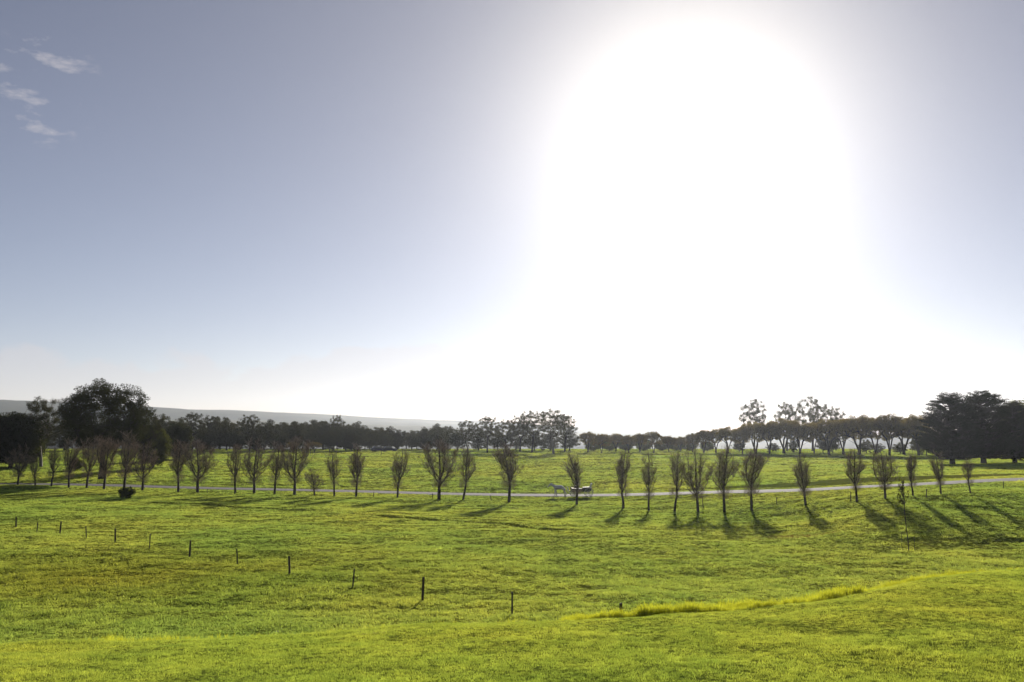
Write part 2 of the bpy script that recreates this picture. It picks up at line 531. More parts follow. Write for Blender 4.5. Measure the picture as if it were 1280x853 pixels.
M_pine = mat_leaf('umbrella_tree_leaves', (0.062, 0.048, 0.018), 1.1)
M_cyp = mat_leaf('cypress_sprays', (0.018, 0.020, 0.012), 0.3)
M_shrub = mat_leaf('shrub_leaves', (0.042, 0.052, 0.022), 0.5)
M_post = mat_plain('weathered_post', (0.045, 0.036, 0.028), (0.12, 0.10, 0.082), 8, 0.9, 0.5, stretch=(1, 1, 0.2))
M_steel = mat_plain('dull_steel', (0.05, 0.05, 0.052), (0.12, 0.11, 0.10), 12, 0.6, 0.1, metal=0.3)
M_hill = mat_plain('hill_cover', (0.035, 0.05, 0.025), (0.085, 0.095, 0.045), 0.006, 0.95, objcoord=True)

# ------------------------------------------------------------------ ground sheet
ug = np.concatenate([np.linspace(-2600, -160, 62)[:-1], np.arange(-160, 1441, 5.0), np.linspace(1440, 3900, 62)[1:]])
dg = np.concatenate([np.arange(-50, 8, 4.0), np.arange(8, 36, 0.22), np.arange(36, 84, 0.4), np.arange(84, 160, 0.38), np.arange(160, 350, 1.8), np.geomspace(350, 3450, 46)])
UU, DD = np.meshgrid(ug, dg)
XX = (UU - 640) / F * np.maximum(DD, 12.0)
ZZ = land(XX, DD)
gv = np.stack([XX, DD, ZZ], -1).reshape(-1, 3)
nc, nr = len(ug), len(dg)
ii = (np.arange(nr - 1)[:, None] * nc + np.arange(nc - 1)[None, :]).ravel()
gf = np.stack([ii, ii + 1, ii + nc + 1, ii + nc], -1)
ground = link('ground', newmesh('ground', gv, gf, M_ground, smooth=True))
tag(ground, 'green paddock ground falling from the lawn and running to the distance', None, kind='structure')

# road
rx = np.linspace(ROADP[0, 0] * 0.98, ROADP[-1, 0] * 0.98, 420)
ry = np.interp(rx, _rx, _ry)
tx, ty = np.gradient(rx), np.gradient(ry)
ln = np.hypot(tx, ty)
nx, ny = -ty / ln, tx / ln
offs = np.array([-1.95, -1.0, 0.0, 1.0, 1.95])
rv = []
for k, off in enumerate(offs):
    o2 = off + (0.18 * vnoise(rx / 2.0, rx * 0 + k, 12) if k in (0, 4) else 0)
    px, py = rx + nx * o2, ry + ny * o2
    rv.append(np.stack([px, py, land(px, py) + 0.05 + 0.03 * (1 - (off / 2) ** 2)], -1))
rv = np.stack(rv, 1).reshape(-1, 3)
ii = (np.arange(len(rx) - 1)[:, None] * 5 + np.arange(4)[None, :]).ravel()
road = link('road', newmesh('road', rv, np.stack([ii, ii + 5, ii + 6, ii + 1], -1), M_road, smooth=True))
tag(road, 'narrow pale grey farm road curving behind the bare trees', kind='structure')

# far hills
def hills(name, d0, d1, prof_u, prof_v, zfoot, seed, label):
    uu = np.arange(-2200, 3500, 12.0)
    vt = np.interp(uu, prof_u, prof_v) + 0.9 * vnoise(uu / 60, uu * 0, seed) + 0.45 * vnoise(uu / 17, uu * 0, seed + 1)
    rows = []
    for t in np.linspace(0, 1, 14):
        d = d0 + (d1 - d0) * t
        zt = z_at(vt, d1)
        s = smooth01(t)
        z = zfoot + (zt - zfoot) * s + (12 * vnoise(uu / 90, uu * 0 + t * 6, seed + 2)) * math.sin(math.pi * t)
        rows.append(np.stack([(uu - 640) / F * d, np.full_like(uu, d), z], -1))
    rows.append(np.stack([(uu - 640) / F * (d1 + 60), np.full_like(uu, d1 + 60), rows[-1][:, 2] - 30], -1))
    v = np.stack(rows, 0).reshape(-1, 3)
    c, r = len(uu), len(rows)
    ii = (np.arange(r - 1)[:, None] * c + np.arange(c - 1)[None, :]).ravel()
    o = link(name, newmesh(name, v, np.stack([ii, ii + 1, ii + c + 1, ii + c], -1), M_hill, smooth=True))
    tag(o, label, kind='structure')


hills('hills', 2300, 3300, [-2200, 0, 60, 190, 260, 400, 570, 720, 850, 1000, 3500], [500, 500, 502, 509, 512.5, 517.5, 526, 534, 540, 543, 545], -62, 3, 'long hazy ridge sloping down behind the woods')
hills('hills', 1500, 2000, [-2200, 0, 250, 420, 560, 700, 850, 3500], [528, 526, 525, 529, 534, 541, 545, 546], -58, 23, 'lower hazy wooded rise in front of the long ridge')

# ------------------------------------------------------------------ grass (nobody could count it)
proto_coll = {}


def blade_mesh(name, mat, n, spread, hmin, hmax, width, lean, segs=2, seed=0):
    r = np.random.default_rng(seed)
    V, Fc = [], []
    for i in range(n):
        a = r.uniform(0, 2 * math.pi); rad = spread * math.sqrt(r.uniform())
        bx, by = rad * math.cos(a), rad * math.sin(a)
        h = r.uniform(hmin, hmax); w = width * r.uniform(0.7, 1.3)
        f = r.uniform(0, 2 * math.pi)
        la = r.uniform(0, 2 * math.pi); lm = lean * r.uniform(0.2, 1.0) * h
        wx, wy = w / 2 * math.cos(f), w / 2 * math.sin(f)
        k = len(V)
        for s in range(segs):
            t = s / segs
            ox, oy = lm * t * t * math.cos(la), lm * t * t * math.sin(la)
            ww = 1 - 0.45 * t
            V.append((bx + ox - wx * ww, by + oy - wy * ww, h * t - 0.01)); V.append((bx + ox + wx * ww, by + oy + wy * ww, h * t - 0.01))
        V.append((bx + lm * math.cos(la), by + lm * math.sin(la), h * (1 - 0.25 * lean)))
        for s in range(segs - 1):
            Fc.append((k + 2 * s, k + 2 * s + 1, k + 2 * s + 3, k + 2 * s + 2))
        q = k + 2 * (segs - 1)
        Fc.append((q, q + 1, q + 2))
    return newmesh(name, V, Fc, mat)


def proto_set(key, mat, count, **kw):
    c = bpy.data.collections.new(key)
    for i in range(count):
        o = bpy.data.objects.new(f'{key}_tuft', blade_mesh(key, mat, seed=i * 7 + 1, **kw))
        c.objects.link(o)
    return c


def scatter(name, pts, scl, coll, nvar, label, seed=0, tilt=0.15):
    r = np.random.default_rng(seed)
    me = bpy.data.meshes.new(name)
    me.vertices.add(len(pts))
    me.vertices.foreach_set('co', np.asarray(pts, np.float32).ravel())
    rot = np.stack([r.normal(0, tilt, len(pts)), r.normal(0, tilt, len(pts)), r.uniform(0, 6.283, len(pts))], -1)
    a = me.attributes.new('rot', 'FLOAT_VECTOR', 'POINT'); a.data.foreach_set('vector', rot.astype(np.float32).ravel())
    a = me.attributes.new('scl', 'FLOAT', 'POINT'); a.data.foreach_set('value', np.asarray(scl, np.float32))
    a = me.attributes.new('vid', 'INT', 'POINT'); a.data.foreach_set('value', r.integers(0, nvar, len(pts)).astype(np.int32))
    o = link(name, me)
    g = bpy.data.node_groups.new(name, 'GeometryNodeTree')
    g.interface.new_socket('Geometry', in_out='INPUT', socket_type='NodeSocketGeometry')
    g.interface.new_socket('Geometry', in_out='OUTPUT', socket_type='NodeSocketGeometry')
    n, l = g.nodes, g.links
    gi, go = n.new('NodeGroupInput'), n.new('NodeGroupOutput')
    ci = n.new('GeometryNodeCollectionInfo')
    ci.inputs['Collection'].default_value = coll
    ci.inputs['Separate Children'].default_value = True
    ci.inputs['Reset Children'].default_value = True
    ip = n.new('GeometryNodeInstanceOnPoints')
    ip.inputs['Pick Instance'].default_value = True

    def attr(nm, typ):
        t = n.new('GeometryNodeInputNamedAttribute'); t.data_type = typ
        t.inputs['Name'].default_value = nm
        return next(s for s in t.outputs if s.enabled and s.name == 'Attribute')
    l.new(gi.outputs[0], ip.inputs['Points'])
    l.new(ci.outputs[0], ip.inputs['Instance'])
    l.new(attr('vid', 'INT'), ip.inputs['Instance Index'])
    er = n.new('FunctionNodeEulerToRotation')
    l.new(attr('rot', 'FLOAT_VECTOR'), er.inputs[0])
    l.new(er.outputs[0], ip.inputs['Rotation'])
    l.new(attr('scl', 'FLOAT'), ip.inputs['Scale'])
    l.new(ip.outputs[0], go.inputs[0])
    md = o.modifiers.new('scatter', 'NODES')
    md.node_group = g
    tag(o, label, 'grass', kind='stuff')
    return o


def sample_uv(n, d0, d1, u0, u1, power, seed):
    """points over the land, thinning with distance (density ~ d**-power)"""
    r = np.random.default_rng(seed)
    k = 2 - power
    t = r.uniform(size=n)
    d = (d0 ** k + t * (d1 ** k - d0 ** k)) ** (1 / k) if abs(k) > 1e-6 else d0 * (d1 / d0) ** t
    u = r.uniform(u0, u1, n)
    x = (u - 640) / F * d
    return x, d, u


LAWN = proto_set('lawn_grass', M_lawn, 4, n=16, spread=0.085, hmin=0.025, hmax=0.06, width=0.007, lean=0.7)
TUFT = proto_set('pasture_grass', M_tuft, 4, n=20, spread=0.20, hmin=0.05, hmax=0.13, width=0.016, lean=0.8)
TALL = proto_set('tall_grass', M_tall, 4, n=16, spread=0.10, hmin=0.10, hmax=0.42, width=0.011, lean=0.5, segs=3)
RANK = proto_set('rank_grass', M_rank, 3, n=20, spread=0.25, hmin=0.10, hmax=0.28, width=0.02, lean=0.6)

# lawn
x, y, u = sample_uv(120000, 11, 36, -130, 1410, 0.3, 1)
dc = np.interp(u, CREST_U, CREST_D)
k = y < dc + 0.5
x, y = x[k], y[k]
scl = 0.85 + 0.22 * vnoise(x / 1.1, y / 1.1, 31) + 0.2 * vnoise(x / 0.35, y / 0.35, 32)
scatter('lawn_grass', np.stack([x, y, land(x, y)], -1), np.clip(scl, 0.35, 1.6), LAWN, 4, 'short lawn grass on the rise before the paddock', 1)
# paddock up to the road
x, y, u = sample_uv(260000, 33, 152, -130, 1410, 1.0, 2)
dc = np.interp(u, CREST_U, CREST_D)
keep = (y > dc + 1.5) & (np.abs(road_off(x, y)) > 2.2)
cl = vnoise(x / 1.7, y / 1.2, 41) + 0.8 * vnoise(x / 0.6, y / 0.5, 42) + 0.5 * vnoise(x / 7, y / 5, 43)
keep &= (road_off(x, y) < 6)
x, y, cl = x[keep], y[keep], cl[keep]
scatter('pasture_grass', np.stack([x, y, land(x, y)], -1), np.clip(0.78 + 0.34 * cl, 0.45, 1.7) * np.where(rng.uniform(size=len(cl)) < 0.05, 1.7, 1.0), TUFT, 4, 'tufty green pasture between the lawn and the road', 2)
# field beyond the road
x, y, u = sample_uv(130000, 128, 330, -130, 1410, 1.0, 3)
cl = vnoise(x / 4, y / 3, 51) + 0.7 * vnoise(x / 1.5, y / 1.2, 52)
keep = (road_off(x, y) > 2.2)
x, y, cl = x[keep], y[keep], cl[keep]
scatter('field_grass', np.stack([x, y, land(x, y)], -1), np.clip(1.5 + 0.6 * cl, 0.9, 3.0), TUFT, 4, 'bright green field beyond the farm road', 3)
# unmown yellow fringe along the lawn edge
r = np.random.default_rng(77)
u = np.concatenate([r.uniform(700, 1225, 4200), r.uniform(110, 250, 130), r.uniform(250, 700, 150), r.uniform(1235, 1400, 160)])
d = np.interp(u, CREST_U, CREST_D) + r.gamma(2.0, 0.5, len(u)) - 0.35
x = (u - 640) / F * d
sc_ = 0.85 * np.clip(0.62 + 0.40 * vnoise(x / 0.9, d / 0.9, 61) + 0.45 * vnoise(x / 0.35, d / 0.35, 62) + r.normal(0, 0.12, len(u)), 0.3, 1.5)
sc_ *= np.interp(u, [100, 250, 690, 760, 860, 1080, 1180, 1240, 1400], [0.55, 0.6, 0.5, 0.9, 1.1, 1.15, 0.8, 0.5, 0.4])
scatter('tall_grass', np.stack([x, d, land(x, d)], -1), sc_, TALL, 4, 'tall yellow green grass along the edge of the lawn', 5)
# rank grass in the drains and along the far verge of the road
xs, ys = [], []
for hgt, xy in BANKS:
    n = int((xy[-1, 0] - xy[0, 0]) * 3.5)
    a = r.uniform(xy[0, 0], xy[-1, 0], n)
    b = np.interp(a, xy[:, 0], xy[:, 1]) + 0.5 * vnoise(a / 2.3, a * 0 + 7, 6) + r.normal(0.15, 0.16, n)
    g = vnoise(a / 3.0, a * 0 + 2, 9) > -0.35
    xs.append(a[g]); ys.append(b[g])
ax, _ = xy_at(40, 150); bx, _ = xy_at(730, 129)
a = r.uniform(ax, bx, 1300)
xs.append(a); ys.append(np.interp(a, _rx, _ry) + 2.5 + np.abs(r.normal(0, 0.5, len(a))))
# scattered tussocks, thick in some places and absent in others
for n_t, d0_, d1_, sd_ in ((26000, 44, 150, 91), (9000, 150, 300, 92)):
    tx_, ty_, tu_ = sample_uv(n_t, d0_, d1_, -130, 1410, 0.8, sd_)
    pick = (0.6 * vnoise(tx_ / 6, ty_ / 4, 93) + 0.7 * vnoise(tx_ / 1.6, ty_ / 1.1, 94)) > 0.32
    pick &= (np.abs(road_off(tx_, ty_)) > 2.5) & (ty_ > np.interp(tu_, CREST_U, CREST_D) + 3)
    xs.append(tx_[pick]); ys.append(ty_[pick])
n_line = sum(len(q_) for q_ in xs[:-2])
x, y = np.concatenate(xs), np.concatenate(ys)
scatter('rank_grass', np.stack([x, y, land(x, y)], -1), np.clip(r.normal(0.75, 0.2, len(x)), 0.35, 1.3) * np.where(np.arange(len(x)) < n_line, 1.0, np.where(y < 150, 0.7, 1.2)), RANK, 3, 'dark rank grass in tussocks, along the drains and on the road verge', 6)


# ------------------------------------------------------------------ trees
def tubes(segs, sides=5):
    """segs: list of (p0, p1, r0, r1) -> verts, quads"""
    P0 = np.array([s[0] for s in segs], float); P1 = np.array([s[1] for s in segs], float)
    r0 = np.array([s[2] for s in segs])[:, None, None]; r1 = np.array([s[3] for s in segs])[:, None, None]
    D = P1 - P0
    D /= np.maximum(np.linalg.norm(D, axis=1, keepdims=True), 1e-9)
    ref = np.where(np.abs(D[:, 2:3]) > 0.9, np.array([[1.0, 0, 0]]), np.array([[0, 0, 1.0]]))
    A = np.cross(D, ref); A /= np.linalg.norm(A, axis=1, keepdims=True)
    B = np.cross(D, A)
    th = np.arange(sides) * 2 * math.pi / sides
    ring = A[:, None, :] * np.cos(th)[None, :, None] + B[:, None, :] * np.sin(th)[None, :, None]
    V = np.concatenate([P0[:, None, :] + ring * r0, P1[:, None, :] + ring * r1], 1).reshape(-1, 3)
    base = (np.arange(len(segs)) * 2 * sides)[:, None]
    a = np.arange(sides); b = (a + 1) % sides
    Fq = np.stack([base + a, base + b, base + sides + b, base + sides + a], -1).reshape(-1, 4)
    return V, Fq


def unit(v):
    return v / np.maximum(np.linalg.norm(v, axis=-1, keepdims=True), 1e-9)


def leaf_cards(C, Lg, Wd, r, flat=0.0):
    """diamond-shaped leaf sprays, folded along the midrib"""
    n = len(C)
    a = r.normal(size=(n, 3)); a[:, 2] *= (1 - flat); a = unit(a)
    b = unit(np.cross(a, unit(r.normal(size=(n, 3)))))
    nn = np.cross(a, b)
    Lr = (Lg * r.uniform(0.6, 1.3, n))[:, None]; Wr = (Wd * r.uniform(0.6, 1.3, n))[:, None]
    p0, p2 = C - a * Lr / 2, C + a * Lr / 2
    p1 = C + b * Wr / 2 + nn * Wr * 0.18 - a * Lr * 0.08
    p3 = C - b * Wr / 2 + nn * Wr * 0.18 - a * Lr * 0.08
    V = np.stack([p0, p1, p2, p3], 1).reshape(-1, 3)
    i = np.arange(n)[:, None] * 4
    Fq = np.concatenate([np.concatenate([i, i + 1, i + 2], 1), np.concatenate([i, i + 2, i + 3], 1)], 0)
    return V, Fq


def grow(r, trunk, targets, r_tip, r_trunk, wob=0.12):
    """skeleton: every target is joined to the nearest lower branch; girth by the number of tips carried"""
    pos = [np.array(p, float) for p in trunk]
    par = [-1] + list(range(len(trunk) - 1))
    tip = []
    t0 = pos[-1]
    order = sorted(range(len(targets)), key=lambda i: np.linalg.norm(targets[i] - t0))
    first = max(1, len(trunk) // 2)
    for i in order:
        t = np.array(targets[i], float)
        Pm = np.array(pos)
        dv = t - Pm
        cost = np.linalg.norm(dv, axis=1) + 2.0 * np.maximum(0, Pm[:, 2] - t[2] + 0.15 * np.linalg.norm(dv[:, :2], axis=1))
        cost[:first] += 50
        k = int(np.argmin(cost))
        s = pos[k]
        L = np.linalg.norm(t - s)
        n = max(1, min(5, int(L / 0.9) + 1))
        prev = k
        for q in range(1, n + 1):
            f = q / n
            p = s + (t - s) * f
            if q < n:
                p = p + r.normal(0, wob * L / n, 3) + np.array([0, 0, 0.10 * L * math.sin(math.pi * f)])
            pos.append(p); par.append(prev); prev = len(pos) - 1
        tip.append(prev)
    cnt = np.zeros(len(pos))
    for t in tip:
        k = t
        while k >= 0:
            cnt[k] += 1
            k = par[k]
    cnt = np.maximum(cnt, 1)
    rad = np.maximum(r_tip, r_trunk * (cnt / len(tip)) ** 0.55)
    segs = []
    for k in range(1, len(pos)):
        p = par[k]
        flare = 1.35 if p == 0 else 1.0
        segs.append((pos[p], pos[k], min(rad[p], rad[k] * 1.25) * flare, rad[k]))
    return segs


def clump_leaves(r, targets, radii, per, L, W, radial=False, center=None, flat=0.0, shell=0.35, jit=0.0):
    Cs = []
    for t, rr in zip(targets, radii):
        n = max(6, int(per * r.uniform(0.7, 1.3)))
        d = unit(r.normal(size=(n, 3)))
        m = r.uniform(size=(n, 1)) ** shell
        q = d * m * rr + (r.normal(0, jit, (n, 3)) if jit else 0)
        if radial and center is not None:
            o = t - center; a = math.atan2(o[1], o[0])
            c, s = math.cos(a), math.sin(a)
            q = np.stack([q[:, 0] * c - q[:, 1] * s, q[:, 0] * s + q[:, 1] * c, q[:, 2] + 0.22 * q[:, 0]], -1)
        Cs.append(t + q)
    C = np.concatenate(Cs)
    return leaf_cards(C, np.full(len(C), L), np.full(len(C), W), r, flat)


def spaced(r, gen, n, sep, tries=4000):
    out = []
    for _ in range(tries):
        p = gen()
        if p is None:
            continue
        if all(np.linalg.norm((p - q) / sep) > 1 for q in out):
            out.append(p)
            if len(out) >= n:
                break
    return out


def tree_meshes(kind, seed):
    """unit builders at real size (metres), origin at the base"""
    r = np.random.default_rng(seed)
    if kind == 'gum':            # open crown of separate leaf heads on rising limbs
        Hh = 13.0
        ctr = np.array([0, 0, 8.8]); RX, RZ = 5.2, 4.4

        def gen():
            d = unit(r.normal(size=3)); m = r.uniform(0.55, 1) if r.uniform() < 0.85 else r.uniform(0.2, 0.6)
            p = ctr + d * m * np.array([RX, RX, RZ])
            return p if p[2] > 5.2 + 0.25 * np.hypot(p[0], p[1]) * 0.5 else None
        T = spaced(r, gen, 135, 0.70, 12000)
        lean = r.normal(0, 0.5, 2)
        trunk = [(0, 0, -0.2), (lean[0] * 0.2, lean[1] * 0.2, 1.6), (lean[0] * 0.6, lean[1] * 0.6, 3.2), (lean[0], lean[1], 4.6)]
        segs = grow(r, trunk, T, 0.035, 0.33, 0.16)
        rad = [np.array([1, 1, 0.55]) * (0.38 + 0.70 * r.uniform() ** 1.5) * np.array([r.uniform(0.7, 1.5), r.uniform(0.7, 1.5), r.uniform(0.6, 1.2)]) for _ in T]
        lv = clump_leaves(r, T, rad, 140, 0.25, 0.09, shell=0.55, jit=0.16)
        return segs, lv, (M_bark_p if seed == 120 else M_bark_d), M_gum
    if kind == 'wood':           # woodland eucalypt, fuller and lower-skirted
        ctr = np.array([0, 0, 5.8]); RX, RZ = 4.4, 4.9

        def gen():
            d = unit(r.normal(size=3)); m = r.uniform(0.4, 1)
            p = ctr + d * m * np.array([RX, RX, RZ]) * (1 + 0.2 * r.normal())
            return p if p[2] > 0.8 else None
        T = spaced(r, gen, 100, 1.05, 7000)
        trunk = [(0, 0, -0.2), (r.normal(0, 0.1), 0, 1.2), (r.normal(0, 0.2), r.normal(0, 0.2), 2.6), (r.normal(0, 0.3), r.normal(0, 0.3), 4.0)]
        segs = grow(r, trunk, T, 0.03, 0.26, 0.14)
        rad = [np.array([1, 1, 0.7]) * r.uniform(0.7, 1.25) for _ in T]
        lv = clump_leaves(r, T, rad, 150, 0.36, 0.17)
        return segs, lv, M_bark_d, M_gum
    if kind == 'dome':           # the great spreading tree
        ctr = np.array([0, 0, 9.6]); RX, RZ = 6.6, 6.4

        def gen():
            d = unit(r.normal(size=3)); m = r.uniform(0.5, 1) ** 0.6
            wob = 1 + 0.13 * math.sin(3 * math.atan2(d[1], d[0]) + 1) + 0.08 * math.sin(5 * d[2])
            p = ctr + d * m * wob * np.array([RX, RX, RZ])
            return p if p[2] > 5.2 + 0.12 * abs(p[0]) else None
        T = spaced(r, gen, 250, 1.08, 16000)
        trunk = [(0, 0, -0.3), (0.1, 0, 1.5), (0.1, 0.1, 3.0), (0.0, 0.2, 4.3)]
        segs = grow(r, trunk, T, 0.035, 0.52, 0.15)
        rad = [np.array([1, 1, 0.62]) * r.uniform(0.8, 1.5) for _ in T]
        lv = clump_leaves(r, T, rad, 210, 0.26, 0.14)
        return segs, lv, M_bark_d, M_dome
    if kind in ('olive', 'dark'):          # dense low-branched round tree
        ctr = np.array([0, 0, 4.0]); RX, RZ = 3.2, 3.6

        def gen():
            d = unit(r.normal(size=3)); m = r.uniform(0.45, 1) ** 0.6
            p = ctr + d * m * np.array([RX, RX, RZ])
            return p if p[2] > 0.7 else None
        T = spaced(r, gen, 130, 0.78, 9000)
        segs = grow(r, [(0, 0, -0.2), (0, 0, 0.7), (0.1, 0, 1.4)], T, 0.025, 0.22, 0.14)
        rad = [np.array([1, 1, 0.75]) * r.uniform(0.6, 1.05) for _ in T]
        lv = clump_leaves(r, T, rad, 190, 0.26, 0.13)
        return segs, lv, M_bark_d, (M_olive if kind == 'olive' else M_dark)
    if kind == 'umbrella':       # flat-topped tree on several bare stems
        def gen():
            a = r.uniform(0, 2 * math.pi); q = math.sqrt(r.uniform()) * 4.6
            h = 5.3 + 2.9 * math.sqrt(max(0, 1 - (q / 5.0) ** 2)) * r.uniform(0.15, 1.0)
            if r.uniform() < 0.28:
                h -= r.uniform(0.4, 2.4)
            return np.array([q * math.cos(a), q * math.sin(a), h])
        T = spaced(r, gen, 100, 0.86, 9000)
        segs = []
        nst = int(r.integers(2, 4))
        grp = [[] for _ in range(nst)]
        for t in T:
            a = (math.atan2(t[1], t[0]) + math.pi) / (2 * math.pi)
            grp[min(nst - 1, int(a * nst))].append(t)
        for j, g in enumerate(grp):
            if not g:
                continue
            m = np.mean(g, axis=0)
            b = np.array([0.22 * math.cos(j * 2.1), 0.22 * math.sin(j * 2.1), -0.2])
            segs += grow(r, [b, b + [m[0] * 0.08, m[1] * 0.08, 1.3], b + [m[0] * 0.28, m[1] * 0.28, 2.5], b + [m[0] * 0.45, m[1] * 0.45, 3.6]], g, 0.03, 0.21, 0.15)
        rad = [np.array([1, 1, 0.6]) * r.uniform(0.65, 1.1) for _ in T]
        lv = clump_leaves(r, T, rad, 190, 0.26, 0.12)
        return segs, lv, M_bark_d, M_pine
    if kind == 'cypress':        # dark layered sprays, low boughs, ragged top
        T = []

        def gen():
            h = r.uniform(1.9, 12.4)
            rm = 6.4 * (1 - ((h - 3.5) / 9.6) ** 2) ** 0.5 if h > 3.5 else 6.0 + 0.1 * h
            q = rm * r.uniform(0.45, 1.05)
            a = r.uniform(0, 2 * math.pi)
            return np.array([q * math.cos(a), q * math.sin(a), h])
        T = spaced(r, gen, 330, 0.8, 16000)
        T += [np.array([r.normal(0, 1.6), r.normal(0, 1.6), r.uniform(11.4, 13.2)]) for _ in range(16)]
        trunk = [(0, 0, -0.3), (0, 0, 0.9), (0.1, 0, 2.4), (0.1, 0.1, 4.2), (0.2, 0, 6.2), (0.1, 0.1, 8.4), (0, 0, 10.4), (0.1, 0, 11.6)]
        r2 = r
        segs = []
        # whorled boughs rather than forks
        for t in T:
            h0 = max(1.2, min(11.4, t[2] - 0.28 * math.hypot(t[0], t[1]) - 0.3))
            s = np.array([0.1, 0, h0])
            mid = (s + t) / 2 + np.array([0, 0, -0.12 * np.linalg.norm(t - s)])
            rr = 0.03 + 0.012 * np.linalg.norm(t - s)
            segs += [(s, mid, rr * 1.6, rr), (mid, t, rr, 0.02)]
        rt = [0.68, 0.55, 0.47, 0.40, 0.32, 0.23, 0.14, 0.06]
        for a in range(len(trunk) - 1):
            segs.append((np.array(trunk[a]), np.array(trunk[a + 1]), rt[a], rt[a + 1]))
        rad = [np.array([1.55, 0.75, 0.30]) * r.uniform(0.7, 1.2) for _ in T]
        lv = clump_leaves(r2, T, rad, 210, 0.30, 0.10, radial=True, center=np.zeros(3), flat=0.5)
        return segs, lv, M_bark_d, M_cyp
    if kind == 'shrub':          # head-high dark shrub of many upright shoots
        def gen():
            d = unit(r.normal(size=3)); m = r.uniform(0.4, 1)
            p = np.array([0, 0, 0.95]) + d * m * np.array([1.05, 1.05, 0.85])
            return p if p[2] > 0.15 else None
        T = spaced(r, gen, 70, 0.26, 5000)
        segs = grow(r, [(0, 0, -0.1), (0, 0, 0.1), (0, 0, 0.25)], T, 0.012, 0.09, 0.12)
        rad = [np.array([0.20, 0.20, 0.26]) * r.uniform(0.7, 1.3) for _ in T]
        lv = clump_leaves(r, T, rad, 110, 0.13, 0.05)
        return segs, lv, M_bark_d, M_shrub
    raise KeyError(kind)


VAR = {}
for kind, nvar in (('gum', 5), ('wood', 4), ('dome', 1), ('olive', 3), ('dark', 2), ('umbrella', 4), ('cypress', 2), ('shrub', 1)):
    for i in range(nvar):
        segs, lv, bm, lm = tree_meshes(kind, 100 + 17 * i + len(kind))
        V, Fq = tubes(segs, 6)
        VAR[kind, i] = (newmesh(f'{kind}_trunk', V, Fq, bm, smooth=True), newmesh(f'{kind}_crown', lv[0], lv[1], lm))
VAR_N = {'gum': 5, 'wood': 4, 'dome': 1, 'olive': 3, 'dark': 2, 'umbrella': 4, 'cypress': 2, 'shrub': 1}
NATIVE = {'gum': 13.6, 'wood': 11.0, 'dome': 16.2, 'olive': 7.9, 'dark': 7.9, 'umbrella': 8.7, 'cypress': 13.3, 'shrub': 1.95}
_cnt = {}


def plant(kind, name, u, d, vtop, label, cat='tree', group=None, wide=1.0, var=None, rot=None, vb=565.0, wid_px=None):
    p = on_land(u, d, vb)
    h = float(z_at(vtop, d)) - p.z
    s = h / NATIVE[kind]
    i = _cnt.get(kind, 0); _cnt[kind] = i + 1
    k = (i if var is None else var) % VAR_N[kind]
    e = link(name, None, loc=p)
    e.rotation_euler = (0, 0, (i * 2.39996) if rot is None else rot)
    e.scale = (s * wide, s * wide, s)
    tag(e, label, cat, group)
    tr, cr = VAR[kind, k]
    link('trunk', tr, e)
    link('crown', cr, e)
    return e


